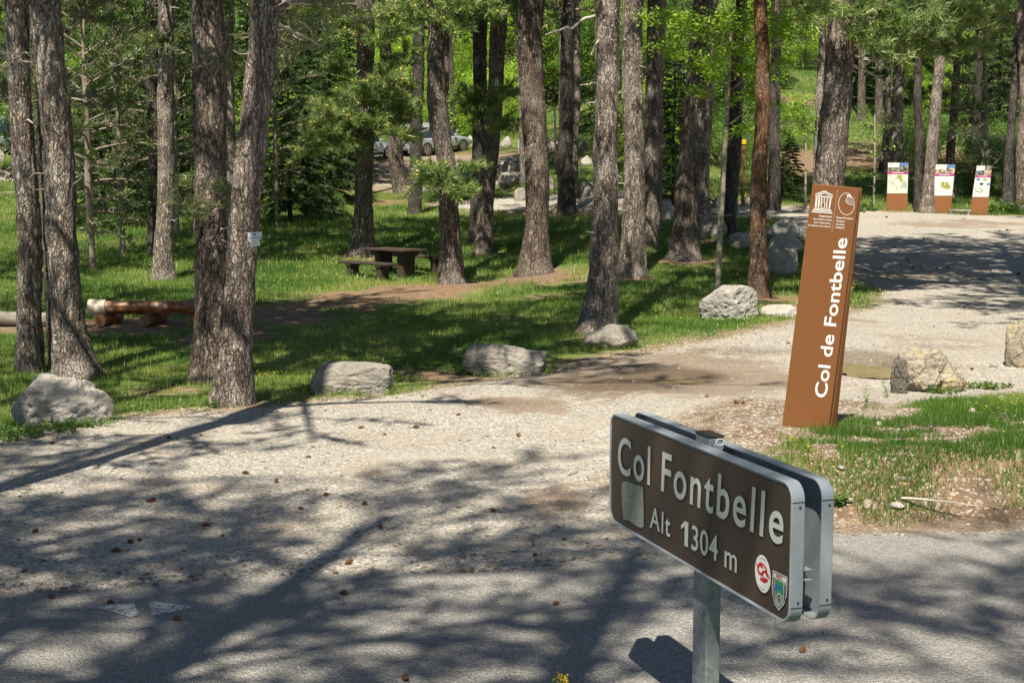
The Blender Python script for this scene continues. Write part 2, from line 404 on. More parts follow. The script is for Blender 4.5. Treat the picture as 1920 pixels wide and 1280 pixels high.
# standing water in the ruts
b = NB('muddy_water'); n = b.noise(b.obj(), 3., 3)
b.principled(b.ramp(n, [(.3, (.23, .18, .095)), (.7, (.32, .26, .145))]), .14, b.bump(b.noise(b.obj(), 12., 2), .05, .01), 0, .35)
M_MUDW = b.m
for k, (px_, py_, pz_, rx, ry) in enumerate(FLAT):
    mb = MB(); c = Vector((px_, py_, pz_))
    th = np.linspace(0, 2*np.pi, 64, endpoint=False)
    rr = .95+.5*(vn(np.cos(th)*1.7+3+k*9, np.sin(th)*1.7)-.5)+.4*(vn(np.cos(th)*6+3, np.sin(th)*6+k)-.5)
    P = np.stack([c.x+rx*rr*np.cos(th), c.y+ry*rr*np.sin(th), np.zeros(64)], -1)
    zz = pz_-.016
    P[:, 2] = zz; kk = np.arange(64)
    mb.add(np.vstack([P, [[c.x, c.y, zz]]]), np.stack([np.full(64, 64), kk, (kk+1) % 64], -1))
    o = mb.build('puddle', M_MUDW); o['kind'] = 'structure'
# worn white paint on the road
b = NB('worn_white_paint'); co = b.obj(); n = b.noise(co, 30., 5, .7)
al = b.math('MULTIPLY', b.sstep(.36, .52, n), .95)
p1 = b.principled(b.mix(b.noise(co, 60., 2), (.50, .50, .46), (.70, .69, .63)), .8)
tr = b.n('BsdfTransparent').outputs[0]
mx = b.n('MixShader', {0: al, 1: tr, 2: p1.outputs[0]}).outputs[0]; b.nt.links.new(mx, b.out.inputs[0]); M_PAINT = b.m
for pts in ([(186, 1143), (205, 1136), (252, 1131), (259, 1155), (245, 1157)], [(278, 1130), (292, 1130), (362, 1138), (330, 1150), (287, 1155)]):
    mb = MB(); Q = [G(u, v) for u, v in pts]; Q = [(q.x, q.y, gz(q.x, q.y)+.004) for q in Q]
    c = np.mean(Q, 0); n = len(Q); k = np.arange(n)
    mb.add(np.vstack([Q, [c]]), np.stack([np.full(n, n), (k+1) % n, k], -1))
    o = mb.build('road_marking', M_PAINT); o['kind'] = 'structure'

# ------------------------------------------------------------------ grass
M_GRASS = foliage('grass_blades', (.050, .125, .016), (.125, .235, .030), (.34, .38, .10), .4, .45)
def grass_points(n, ylo, yhi, rng):
    y = np.exp(rng.uniform(np.log(ylo), np.log(yhi), n)) if yhi > ylo*1.2 else rng.uniform(ylo, yhi, n)
    x = rng.uniform(-.47, .47, n)*y
    return x, y
def make_grass():
    rng = np.random.default_rng(5); mb = MB()
    n = 1500000
    y = 10+(95-10)*rng.uniform(0, 1, n)**1.9; x = rng.uniform(-.46, .46, n)*y
    sr, sg, er, wt_, v_ = fields(x, y)
    nn = (fbm(x*1.1, y*1.1, 0, 4, 77)-.5)*1.4; n2 = (fbm(x*4, y*4, 0, 3, 3)-.5)
    dens = sst(.02, .5, -sg+nn*.7+n2*.4)*(1-sst(.25, .6, er+nn*.8+n2*.6))
    dens = np.where((v_ > -.1), 0, dens)*sst(.30, .55, vn(x*5, y*5, 0, 8)*.6+.35)
    keep = rng.uniform(0, 1, n) < dens
    x = x[keep]; y = y[keep]; er0 = er[keep]
    # verge on the right: tufts
    m = 420000; vx = rng.uniform(1.2, 8.5, m); vy = rng.uniform(9.0, 14.5, m)
    k1 = fbm(vx*.9, vy*1.3, 0, 3, 55)
    pu = P2([(1400, 860), (1500, 828), (1640, 800), (1700, 770), (1850, 745), (2100, 720), (2200, 955), (1880, 938), (1760, 925), (1620, 905), (1540, 890), (1440, 872)])
    sdv = sdpoly(vx, vy, pu)
    kp = rng.uniform(0, 1, m) < sst(-.2, .2, sdv+(k1-.44)*1.3)*sst(.36, .54, fbm(vx*3, vy*3.4, 0, 3, 91))
    x = np.concatenate([x, vx[kp]]); y = np.concatenate([y, vy[kp]]); er_ = np.concatenate([er0, np.zeros(kp.sum())])
    # tufts by the lot edge and at boulders are added through the noise
    n = len(x); z = height(x, y)
    L = (.026+.042*fbm(x*.8, y*.8, 0, 2, 12)+.085*rng.uniform(0, 1, n)**5)*(1+sst(15, 40, y)*.9)
    L = np.where((y < 14.6) & (x > 1), L*.95, L)
    w = .0045+.00042*y
    az = rng.uniform(0, 2*np.pi, n); lean = rng.uniform(.05, .7, n)
    d = np.stack([np.cos(az)*lean, np.sin(az)*lean, np.ones(n)], -1); d /= np.linalg.norm(d, axis=1)[:, None]
    a2 = rng.uniform(0, np.pi, n); p = np.stack([np.cos(a2), np.sin(a2), np.zeros(n)], -1)
    o = np.stack([x, y, z-.01], -1)
    V = np.stack([o-p*w[:, None]/2, o+p*w[:, None]/2, o+d*L[:, None]], 1)
    r = np.clip(.5+(fbm(x*.7, y*.7, 0, 3, 41)-.5)*2.+.25*sst(.1, .4, er_)+rng.normal(0, .16, n), 0, 1)
    mb.add(V.reshape(-1, 3), np.arange(n*3).reshape(-1, 3), 0, np.repeat(r, 3))
    o = mb.build('grass', M_GRASS); tag(o, 'short green meadow grass between the pines and on the roadside bank', 'grass', kind='stuff')
    print('grass blades', n)
    return x, y
grx, gry = make_grass()
# ================================================================== BARK, NEEDLES, LEAVES
def bark(name, plate, light, dark, lichen, lich_amt, red=None):
    b = NB(name); co = b.obj()
    wob = b.n('TexNoise', {'Vector': co, 'Scale': 7., 'Detail': 4}).outputs['Color']
    cw = b.mix(.14, co, wob, 'ADD')
    c1 = b.vscale(cw, (1, 1, .15)); c2 = b.vscale(cw, (1, 1, .26))
    e = b.vor(c1, 17., 'DISTANCE_TO_EDGE'); e2 = b.vor(c2, 38., 'DISTANCE_TO_EDGE')
    cc = b.n('SeparateColor', {0: b.vor(c2, 38., 'F1', 'Color')}).outputs[0]
    cb = b.n('SeparateColor', {0: b.vor(c1, 17., 'F1', 'Color')}).outputs[0]
    n = b.noise(b.vscale(co, (1, 1, .5)), 26., 4, .7); nb = b.noise(co, 1.6, 3)
    base = b.ramp(b.math('ADD', b.math('MULTIPLY', cc, .55), b.math('MULTIPLY', cb, .45)), [(.1, tuple(k*.65 for k in plate)), (.5, plate), (.85, light)])
    fl = b.noise(b.vscale(co, (1, 1, .22)), 48., 3, .8)
    base = b.mix(b.math('MULTIPLY', b.sstep(.50, .68, fl), .75), base, tuple(min(1, k*1.25) for k in light))
    base = b.mix(b.math('MULTIPLY', b.sstep(.48, .32, fl), .6), base, dark)
    if red: base = b.mix(b.sstep(.42, .62, b.math('ADD', b.math('MULTIPLY', nb, .8), b.math('MULTIPLY', b.n('SeparateXYZ', {0: co}).outputs[2], .045))), base, red)
    lm = b.math('MULTIPLY', b.sstep(.52, .70, b.noise(co, 4.5, 5, .75)), lich_amt)
    base = b.mix(lm, base, lichen)
    oi = b.n('ObjectInfo').outputs['Random']
    base = b.mix(.55, base, b.mix(oi, (.30, .24, .20), (.62, .60, .58)), 'SOFT_LIGHT') if not red else base
    base = b.mix(b.math('MULTIPLY', b.sstep(.50, .62, b.noise(co, .9, 3)), .35), base, tuple(min(1, k*1.35) for k in light))
    base = b.mix(b.math('MULTIPLY', b.sstep(.9, .0, b.math('ADD', b.n('SeparateXYZ', {0: co}).outputs[2], b.math('MULTIPLY', nb, .9))), .5), base, (.085, .095, .045))
    f1 = b.sstep(0, .10, e); f2 = b.sstep(0, .2, e2)
    col = b.mix(b.math('MULTIPLY', b.math('SUBTRACT', 1., f1), .42), base, dark)
    col = b.mix(b.math('MULTIPLY', b.math('SUBTRACT', 1., f2), .5), col, dark)
    h = b.math('ADD', b.math('MULTIPLY', f1, .6), b.math('ADD', b.math('MULTIPLY', f2, .25), b.math('MULTIPLY', n, .25)))
    b.principled(col, .92, b.bump(h, 1., .035), 0, .15); return b.m
M_BARK = bark('pine_bark', (.165, .132, .114), (.43, .38, .335), (.030, .022, .018), (.27, .28, .20), .45)
M_BARKP = bark('pale_pine_bark', (.225, .188, .165), (.54, .49, .44), (.040, .030, .024), (.30, .31, .24), .5)
M_BARKD = bark('dark_bark', (.095, .085, .080), (.19, .175, .16), (.018, .016, .015), (.14, .17, .14), .6)
M_BARKR = bark('red_pine_bark', (.17, .11, .08), (.33, .23, .17), (.03, .02, .016), (.22, .22, .15), .3, (.25, .13, .068))
b = NB('smooth_young_bark'); co = b.obj(); n = b.noise(b.vscale(co, (9, 9, 30)), 1., 4)
b.principled(b.ramp(n, [(.3, (.16, .13, .085)), (.55, (.36, .32, .23)), (.75, (.50, .46, .37))]), .8, b.bump(n, .4, .01)); M_YOUNG = b.m
M_TWIG = plain('twig_wood', (.24, .195, .155), .9, sc=9, var=.25)
M_DEAD = plain('dead_grey_wood', (.46, .41, .35), .9, sc=9, var=.2)
M_NEED = foliage('pine_needles', (.050, .095, .034), (.12, .17, .055), (.24, .27, .10), .35, 1.3)
M_NEEDY = foliage('yellowish_pine_needles', (.10, .175, .055), (.21, .31, .095), (.42, .44, .16), .4, 1.6)
M_SPRUCE = foliage('spruce_needles', (.014, .040, .011), (.042, .095, .020), (.13, .24, .045), .3, 1.0)
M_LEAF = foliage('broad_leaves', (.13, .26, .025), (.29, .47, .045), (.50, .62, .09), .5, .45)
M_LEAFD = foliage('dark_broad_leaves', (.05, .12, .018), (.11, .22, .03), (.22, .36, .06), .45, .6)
M_BUD = plain('yellow_pollen_cones', (.70, .48, .08), .7)

# ------------------------------------------------------------------ shared crown meshes
def limb(p0, az, L, up, rng, n=7, droop=.25, curl=.25):
    t = np.linspace(0, 1, n); a = az+curl*rng.normal()*t
    ho = L*t*math.cos(up); z = L*(t*math.sin(up)-droop*t**2)+.05*L*np.cumsum(rng.normal(0, .4, n))*t/n*3
    return np.stack([p0[0]+ho*np.cos(a), p0[1]+ho*np.sin(a), p0[2]+z], -1)
def along(P, t):
    i = np.clip(t*(len(P)-1), 0, len(P)-1.001); k = int(i); return P[k]+(P[k+1]-P[k])*(i-k)
def pine_spray(mb, P, rng, dens=1., k=9, L=.13, w=.014, side=.8, r0=.03, sub=1., buds=None, mi=(0, 1)):
    """needle tufts on side twigs along limb P"""
    Ltot = np.linalg.norm(np.diff(P, axis=0), axis=1).sum()
    mb.tube(P, np.linspace(r0, r0*.3, len(P)), 5, mi[0], False)
    C = []; D = []
    ns = max(3, int(Ltot*5.5*dens))
    for q in range(ns):
        t = rng.uniform(.3, 1.)
        p = along(P, t); d0 = P[min(len(P)-1, int(t*(len(P)-1))+1)]-P[int(t*(len(P)-1)) if t < 1 else -2]
        d0 = d0/(np.linalg.norm(d0)+1e-9)
        s = np.cross(d0, [0, 0, 1.])*rng.choice([-1, 1]); dr = d0*rng.uniform(.3, .9)+s*side*rng.uniform(.4, 1.)+np.array([0, 0, rng.uniform(-.25, .55)])
        dr /= np.linalg.norm(dr); l = sub*rng.uniform(.25, .8)*(1.25-t*.6)
        m = 4; tt = np.linspace(0, 1, m)[:, None]
        Q = p+dr*l*tt+np.array([0, 0, .3])*l*tt**2*rng.uniform(-.5, 1)
        mb.tube(Q, np.linspace(r0*.32, r0*.14, m), 3, mi[0], False)
        for u in np.arange(.35, 1.01, .14/max(l, .3)):
            C.append(along(Q, min(u, 1.))); D.append(dr+np.array([0, 0, .35]))
    C = np.array(C); D = np.array(D)
    mb.needles(C, D, k, L, w, .75, rng, mi[1])
    if buds is not None:
        sel = rng.uniform(0, 1, len(C)) < buds[0]
        B = C[sel]+D[sel]*L*.55; n = len(B); s = buds[2]
        off = np.array([[1, 0, 0], [-.5, .87, 0], [-.5, -.87, 0], [0, 0, 1.4]])*s
        V = (B[:, None]+off[None]).reshape(-1, 3); F = (np.arange(n)[:, None, None]*4+np.array([[0, 1, 3], [1, 2, 3], [2, 0, 3]])[None]).reshape(-1, 3)
        mb.add(V, F, buds[1])
def pine_crown(seed, H, Rm, nb, dens=1., k=7, L=.17, w=.03):
    rng = np.random.default_rng(seed); mb = MB()
    mb.tube(np.stack([np.zeros(6), np.zeros(6), np.linspace(0, H, 6)], -1)+rng.normal(0, .03, (6, 3))*[1, 1, 0], np.linspace(.12, .02, 6), 8, 0, False)
    for i in range(nb):
        t = (i+.5)/nb; z = H*t
        LL = Rm*(.35+.65*math.sin(math.pi*min(1, (1-t)*.85+.15)))*rng.uniform(.65, 1.1)
        P = limb((0, 0, z), i*2.399+rng.normal(0, .3), LL, R(5+45*t), rng)
        pine_spray(mb, P, rng, dens, k, L, w, r0=.045*(1-t*.5))
    return mb.mesh('pine_crown', [M_TWIG, M_NEED])
CROWNS = [pine_crown(11+i, H, Rm*1.2, int(nb*1.3), d*1.25, 8, .18, .035) for i, (H, Rm, nb, d) in enumerate([(6.5, 2.5, 34, 1.), (7.5, 2.9, 38, 1.), (5.5, 2.2, 28, 1.1), (6.5, 3.1, 26, .8)])]

def open_crown(seed, H, Rm, nb, dens):
    return pine_crown(seed, H, Rm, nb, dens, 8, .17, .03)
OPENC = [open_crown(71, 6.5, 3.0, 17, .8), open_crown(72, 7., 3.4, 15, .9), open_crown(73, 5., 3.8, 11, .9)]
def spruce_crown(seed, H, Rm, z0=.4, k=6, nw=None, mat_=None):
    rng = np.random.default_rng(seed); mb = MB()
    nb = int(H*13)
    for i in range(nb):
        t = (i+.5)/nb; z = z0+(H-z0)*t
        LL = Rm*(1-t)**.8*rng.uniform(.7, 1.1)+.15
        P = limb((0, 0, z), i*2.399+rng.normal(0, .3), LL, R(8+25*t), rng, 7, .35, .12)
        mb.tube(P, np.linspace(.022, .005, 7), 4, 0, False)
        C = []; D = []
        for q in range(int(LL*20)+3):
            tt = rng.uniform(.12, 1); p = along(P, tt); d0 = P[-1]-P[0]; d0 /= np.linalg.norm(d0)
            s = np.cross(d0, [0, 0, 1.])*rng.choice([-1, 1]); dr = d0*.7+s*rng.uniform(.4, 1)+np.array([0, 0, -.12-.35*rng.uniform()])
            dr /= np.linalg.norm(dr); l = rng.uniform(.15, .55)*(1.2-tt*.7)*min(1, LL)
            for u in np.arange(.1, 1, .055/max(l, .1)):
                C.append(p+dr*l*u); D.append(dr)
        C = np.array(C); D = np.array(D)
        mb.needles(C, D, k, .11, .024, .55, rng, 1)
    return mb.mesh('spruce_crown', [M_TWIG, M_SPRUCE])
SPRUCES = [spruce_crown(31, 7.5, 2.3), spruce_crown(32, 9., 2.6), spruce_crown(33, 3.2, 1.2, .2)]

def broad_crown(seed, H, Rm, ncl, nl, ls, z0=0., mat_=None, sig=.42):
    rng = np.random.default_rng(seed); mb = MB()
    for i in range(ncl):
        a = rng.uniform(0, 2*np.pi); t = rng.uniform(0, 1); rr = Rm*math.sqrt(rng.uniform(.08, 1))*(.55+.45*math.sin(math.pi*(.15+.75*t)))
        c = np.array([rr*math.cos(a), rr*math.sin(a), z0+(H-z0)*t])
        P = np.array([[0, 0, max(0., c[2]*.55-.6)], c*[.45, .45, .8], c]); mb.tube(P, [.04, .022, .008], 4, 0, False)
        s = sig*rng.uniform(.6, 1.3)
        C = c+rng.normal(0, 1, (nl, 3))*[s, s, s*.55]
        C[:, 2] = np.maximum(C[:, 2], .03)
        mb.leaves(C, ls, ls*.62, rng, 1, rnd=np.clip(rng.uniform(0, 1)*.6+rng.uniform(0, .5, nl), 0, 1))
    return mb.mesh('broad_crown', [M_TWIG, mat_ or M_LEAF])
BROADS = [broad_crown(51, 5.5, 2.3, 60, 190, .13, .5), broad_crown(52, 7.5, 2.8, 75, 190, .14, 1.), broad_crown(53, 3., 1.8, 42, 170, .11, .1)]
BROADD = [broad_crown(54, 6.5, 2.5, 62, 190, .13, .6, M_LEAFD), broad_crown(55, 2.2, 1.5, 36, 170, .10, .05, M_LEAFD)]

# ------------------------------------------------------------------ trunks
def trunk_mesh(name, path, H, mat_, rng, nu=56, step=.045, plate=1., flare=1., seed=0, top_r=.35):
    """path: list of (x, y, z, r) above ground level z=0 at the base, local"""
    path = np.array(path, float)
    z = path[:, 2]; zmax_vis = min(H, z[-1])
    zs = np.concatenate([np.arange(-.25, zmax_vis, step), np.linspace(zmax_vis, H, 14)])
    k = (path[-1, :2]-path[-2, :2])/(path[-1, 2]-path[-2, 2]+1e-6)*.6
    cx = np.where(zs <= z[-1], np.interp(zs, z, path[:, 0]), path[-1, 0]+(zs-z[-1])*k[0])
    cy = np.where(zs <= z[-1], np.interp(zs, z, path[:, 1]), path[-1, 1]+(zs-z[-1])*k[1])
    rr = np.where(zs <= z[-1], np.interp(zs, z, path[:, 3]), path[-1, 3]*(1-(1-top_r)*np.clip((zs-z[-1])/(H-z[-1]+1e-6), 0, 1)))
    # gentle crookedness
    cx = cx+.35*rr*(fbm(zs*.55, seed*3.1, 0, 2, 3)-.5)*2*np.clip(zs/1., 0, 1); cy = cy+.3*rr*(fbm(zs*.5, seed*3.1+9, 0, 2, 4)-.5)*2*np.clip(zs/1., 0, 1)
    th = np.linspace(0, 2*np.pi, nu, endpoint=False)
    T, Z = np.meshgrid(th, zs); Rr = rr[:, None]*np.ones_like(T)
    c, s = np.cos(T), np.sin(T); q = rr.mean()
    lob = vn(c*1.9+seed, s*1.9, 0, 6)
    Rr *= 1+flare*np.exp(-np.maximum(Z, 0)/.22)*(.22+.75*lob)*.75+.12*flare*np.exp(-np.maximum(Z, 0)/.9)
    Rr *= 1+.07*(vn(c*1.3+seed, s*1.3, Z*.8, 2)-.5)*2
    X, Y_ = c*Rr, s*Rr
    wob = (fbm(c*2, s*2, Z*1.5, 2, 8)-.5)*1.2
    a = vn(c*q*13+seed+wob, s*q*13+wob, Z*2.6, 21); b2 = vn(c*q*34+seed, s*q*34+wob, Z*7., 22)
    rid = 1-np.abs(a*2-1)
    Rr = Rr+plate*(.030*(.6-rid)+.016*(b2-.5))*min(1., q/.2)
    X = cx[:, None]+c*Rr; Y_ = cy[:, None]+s*Rr
    P = np.stack([X, Y_, Z], -1).reshape(-1, 3); n = len(zs)
    i = np.arange(n-1)[:, None]*nu; j = np.arange(nu)[None]; j2 = (j+1) % nu
    mb = MB(); mb.add(P, np.stack([i+j, i+j2, i+nu+j2, i+nu+j], -1).reshape(-1, 4))
    return mb, (lambda zz: np.array([np.interp(zz, zs, cx), np.interp(zz, zs, cy), zz, np.interp(zz, zs, rr)]))
TREES = {}
_rt = np.random.default_rng(2)
def stub(mb, f, z, az, L, rng, r=.018):
    p = f(z); d = np.array([math.cos(az), math.sin(az), rng.uniform(-.1, .35)])
    P = np.array([p[:3]+d*p[3]*.7+d*[1, 1, 1]*L*t+np.array([0, 0, .15*L*t*t*rng.normal()]) for t in np.linspace(0, 1, 4)])
    mb.tube(P, np.linspace(r, r*.4, 4), 5, 0, True)
def dead_branch(mb, p, az, L, rng, up=.1, r=.015, nsub=7, sub=.5):
    P = limb(p, az, L, up, rng, 8, .15, .5); mb.tube(P, np.linspace(r, r*.3, 8), 5, 0, False)
    for q in range(nsub):
        t = rng.uniform(.25, 1); s = along(P, t)
        Q = limb(s, az+rng.choice([-1, 1])*rng.uniform(.3, 1.2), sub*rng.uniform(.4, 1.1), rng.uniform(-.5, .5), rng, 6, rng.uniform(-.5, .5), 1.2)
        mb.tube(Q, np.linspace(r*.5, r*.18, 6), 4, 0, False)
        if rng.uniform() < .7:
            s2 = Q[3]; Q2 = limb(s2, rng.uniform(0, 6.28), sub*.45, rng.uniform(-.6, .6), rng, 5, .2, 1.5)
            mb.tube(Q2, np.linspace(r*.3, r*.12, 5), 3, 0, False)
def tree(key, label, pts, H=15., crown=0, cz=None, cs=1., m=None, name='pine_tree', base=None, Y=None, group=None, plate=1., flare=1., cat='pine tree', stubs=5, sp=None):
    """pts: (u, v, width px) from the base upwards"""
    g = G(pts[0][0], pts[0][1]) if Y is None else at(pts[0][0], pts[0][1], Y)
    Yd = g.y; g.z = gz(g.x, g.y)
    path = []
    for u, v, w in pts:
        p = at(u, v, Yd); path.append((p.x-g.x, 0, p.z-g.z, w*Yd/2500/2/1.06))
    path[0] = (0, 0, 0, path[0][3])
    e = empty(name, g); tag(e, label, cat, group or 'tall trees of the wood')
    rng = np.random.default_rng(hash(key) % 1000 if isinstance(key, int) else sum(map(ord, key)))
    near = Yd < 30
    q = path[1][3]
    mb, f = trunk_mesh(name, path, H, m, rng, 84 if Yd < 20 else 60 if near else 34, .022 if Yd < 20 else .03 if near else .06, plate, flare, seed=sum(map(ord, key)) % 97)
    mb.build('trunk', m or M_BARK, e, smooth=True)
    ztop = path[-1][2]
    if stubs:
        sm = M_DEAD if rng.uniform() < .5 else M_TWIG
        for _ in range(stubs):
            sb = MB(); stub(sb, f, rng.uniform(1.2, max(1.6, ztop)), rng.uniform(math.pi, 2*math.pi), rng.uniform(.04, .3), rng, .010+.004*rng.uniform()); sb.build('branch_stub', sm, e, smooth=True)
    if crown is not None:
        zc = cz if cz is not None else max(ztop+.6, H*.5 if Yd > 24 else 6.4)
        p = f(zc); me = CROWNS[crown % len(CROWNS)]
        c = bpy.data.objects.new('crown', me); link(c, e); c.location = (p[0], p[1], zc); c.rotation_euler = (0, 0, rng.uniform(0, 6.28)); c.scale = (cs*1.3, cs*1.3, cs*1.05)
        if Yd > 14:  # second open crown, added for more dappled shade on trunks and ground
            c2 = bpy.data.objects.new('crown', OPENC[(crown+1) % 3]); link(c2, e); p = f(zc-1.2); c2.location = (p[0], p[1], zc-1.2); c2.rotation_euler = (0, 0, rng.uniform(0, 6.28)); c2.scale = (1.1,)*3
    TREES[key] = (e, f, Yd, g)
    return e
# ================================================================== THE PINES IN VIEW, left to right
tree('t1', 'straight grey pine at the left photo edge, first trunk behind the big left boulder', [(57, 697, 52), (52, 560, 47), (47, 350, 44), (38, 150, 42), (32, 0, 44)], 15, 0, m=M_BARKP, flare=.5)
tree('t2', 'pale grey pine with flared foot, second trunk behind the big left boulder', [(142, 706, 84), (128, 600, 62), (118, 420, 58), (108, 200, 58), (92, 0, 58)], 16, 1, m=M_BARKP, flare=.6)
tree('t3', 'thin brown pine trunk seen between the two pale pines at the left edge', [(99, 684, 18), (90, 500, 18), (80, 300, 17), (76, 0, 16)], 12, 2, cs=.8, m=M_BARK, flare=.5, stubs=2)
tree('t4', 'grey pine rising from the yellow flowered grass above the glossy log bench', [(308, 525, 42), (309, 400, 36), (309, 250, 33), (311, 0, 30)], 15, 2, m=M_BARKP, flare=.5)
tree('t4b', 'bluish dark pine trunk just behind and left of the grey pine above the log bench', [(290, 478, 26), (289, 300, 25), (284, 0, 24)], 15, 3, m=M_BARKD, flare=.3)
tree('t5', 'thick pine behind the leaning one that carries the small white notice', [(398, 716, 80), (394, 600, 64), (393, 400, 62), (392, 200, 64), (390, 0, 66)], 16, 3, m=M_BARK, flare=.5)
tree('t6', 'thick dark pine leaning right with a small white notice nailed to its bark', [(433, 757, 82), (445, 640, 60), (456, 450, 58), (470, 300, 58), (486, 150, 56), (499, 0, 54)], 15, 0, m=M_BARK, flare=.45)
tree('t7', 'slim pinkish pine seen through the gap between the two thick left pines', [(436, 470, 18), (432, 250, 17), (430, 0, 16)], 14, 2, m=M_BARKP, Y=36, flare=.4, cs=.8)
tree('t9', 'pine standing just left behind the near picnic table', [(677, 480, 50), (682, 380, 34), (684, 250, 33), (685, 100, 36), (684, 0, 38)], 15, 1, m=M_BARK, flare=.45)
tree('t10', 'stout pine leaning left beside the back of the silver car', [(757, 363, 38), (742, 300, 30), (733, 200, 26), (722, 60, 22)], 14, 0, m=M_BARK, flare=.4)
tree('t11', 'narrow near black pine in front of the silver car', [(777, 402, 27), (779, 300, 24), (783, 150, 24), (786, 0, 23)], 15, 2, m=M_BARKD, flare=.3)
tree('t12', 'pine right of the near picnic table with low green tufts', [(848, 531, 54), (843, 430, 40), (835, 300, 38), (822, 200, 38), (817, 100, 34), (815, 0, 32)], 16, 3, m=M_BARK, flare=.4)
tree('t13', 'dark bluish pine, left one of a close pair right of the silver car', [(892, 456, 30), (897, 350, 25), (900, 200, 27), (900, 0, 28)], 15, 1, m=M_BARKD, flare=.3)
tree('t14', 'brown pine bending right, right one of a close pair right of the silver car', [(905, 478, 38), (912, 400, 32), (922, 280, 31), (929, 150, 32), (936, 0, 32)], 15, 2, m=M_BARK, flare=.3)
tree('t14b', 'light trunk half hidden behind the straight pine in the middle of the photo', [(982, 342, 14), (978, 260, 12), (975, 0, 12)], 13, 2, m=M_BARKP, flare=.3, cs=.8, stubs=0)
tree('t15', 'straight brown pine with flared foot in the middle of the photo', [(1002, 514, 66), (1004, 420, 46), (1001, 250, 49), (999, 100, 50), (998, 0, 50)], 16, 0, m=M_BARK, flare=.4)
tree('t16', 'dark blue-grey pine with a sunlit foot behind the middle pine', [(1062, 402, 36), (1062, 300, 31), (1064, 150, 27), (1067, 0, 24)], 15, 1, m=M_BARKD, flare=.35)
tree('t17', 'thin brown pine close behind the dark blue-grey one', [(1077, 372, 17), (1079, 250, 15), (1084, 0, 13)], 13, 3, m=M_BARK, flare=.3, cs=.8, stubs=1)
tree('t18', 'big sunlit pine behind the small boulder, bare broken branches on it', [(1123, 622, 76), (1131, 500, 56), (1136, 350, 50), (1140, 150, 47), (1141, 0, 49)], 16, 2, m=M_BARKP, flare=.42, stubs=9)
tree('t19', 'sunlit pine directly right of the big pine by the small boulder', [(1186, 519, 54), (1188, 400, 45), (1188, 250, 42), (1188, 100, 41), (1189, 0, 42)], 15, 3, m=M_BARKP, flare=.35)
tree('t20', 'darker pine standing third in the tight row of trunks in the middle', [(1220, 466, 34), (1221, 350, 28), (1223, 200, 28), (1226, 30, 28)], 15, 0, m=M_BARK, flare=.3)
tree('t21', 'thin pine peeping out at the right end of the tight middle row', [(1230, 440, 22), (1233, 300, 20), (1237, 150, 18), (1241, 0, 17)], 14, 1, m=M_BARKP, flare=.3, stubs=1)
tree('t22', 'broad pine with swollen foot leaning right behind the thin birch stem', [(1278, 486, 66), (1287, 420, 48), (1296, 300, 46), (1308, 150, 42), (1318, 0, 38)], 16, 1, m=M_BARK, flare=.45)
tree('t23', 'slim lighter pine hugging the right side of the broad swollen one', [(1318, 402, 22), (1324, 280, 19), (1331, 120, 18), (1336, 0, 17)], 14, 3, m=M_BARKP, flare=.4, cs=.8, stubs=2)
tree('t24', 'dark pine between the thin birch stem and the reddish trunk', [(1363, 442, 32), (1370, 350, 28), (1380, 200, 25), (1388, 60, 22)], 15, 2, m=M_BARKD, flare=.3)
tree('t26', 'reddish brown pine behind the white boulder near the tall brown sign', [(1422, 557, 42), (1424, 450, 33), (1425, 300, 30), (1426, 150, 28), (1427, 0, 27)], 16, 0, m=M_BARKR, flare=.4)
tree('t27', 'dark pine just right behind the reddish trunk', [(1451, 393, 26), (1452, 280, 22), (1455, 100, 20), (1456, 0, 19)], 15, 3, m=M_BARKD, flare=.3)
tree('t28', 'massive dark pine directly behind the tall brown sign', [(1535, 566, 68), (1543, 450, 64), (1556, 300, 62), (1572, 180, 58), (1580, 80, 54), (1583, 0, 46)], 15, 1, m=M_BARK, flare=.15, stubs=3)
tree('t36', 'slim pale pine at the left side of the massive dark one', [(1530, 392, 16), (1534, 250, 15), (1542, 100, 15), (1544, 0, 14)], 13, 2, m=M_BARKP, flare=.3, cs=.8, stubs=0)
tree('t29', 'light grey pine behind the leftmost information panel', [(1678, 376, 34), (1681, 280, 26), (1684, 200, 24), (1688, 80, 20)], 14, 2, m=M_BARKP, flare=.4)
tree('t30', 'thin black trunk between the left and middle information panels', [(1722, 397, 18), (1722, 300, 16), (1722, 120, 15), (1720, 0, 12)], 13, 0, m=M_BARKD, flare=.3, cs=.8, stubs=1)
tree('t31', 'crooked grey pine left beside the middle information panel', [(1736, 399, 30), (1746, 330, 24), (1753, 220, 22), (1762, 120, 20), (1768, 40, 18)], 14, 3, m=M_BARKP, flare=.4)
tree('t32', 'brown pine seen above the middle information panel', [(1781, 372, 22), (1784, 280, 17), (1790, 180, 15), (1796, 80, 13)], 13, 1, m=M_BARK, flare=.3, stubs=1)
tree('t33', 'thin pine full of dead pale twigs right of the panels', [(1848, 372, 12), (1848, 250, 9), (1847, 120, 8), (1848, 0, 7)], 11, None, m=M_BARKP, flare=.3, stubs=0)
tree('t34', 'dark leaning pine near the right edge of the photo', [(1888, 392, 26), (1893, 300, 17), (1903, 150, 15), (1910, 40, 12)], 14, 2, m=M_BARKD, flare=.4, stubs=1)
tree('t35', 'pale trunk cut by the right edge of the photo', [(1917, 394, 26), (1918, 250, 22), (1919, 0, 20)], 14, 0, m=M_BARKP, flare=.3, stubs=0)
tree('t37', 'brown pine left beside the leftmost information panel', [(1655, 352, 18), (1662, 250, 13), (1668, 100, 10)], 13, 1, m=M_BARK, flare=.4, cs=.8, stubs=0, Y=56)

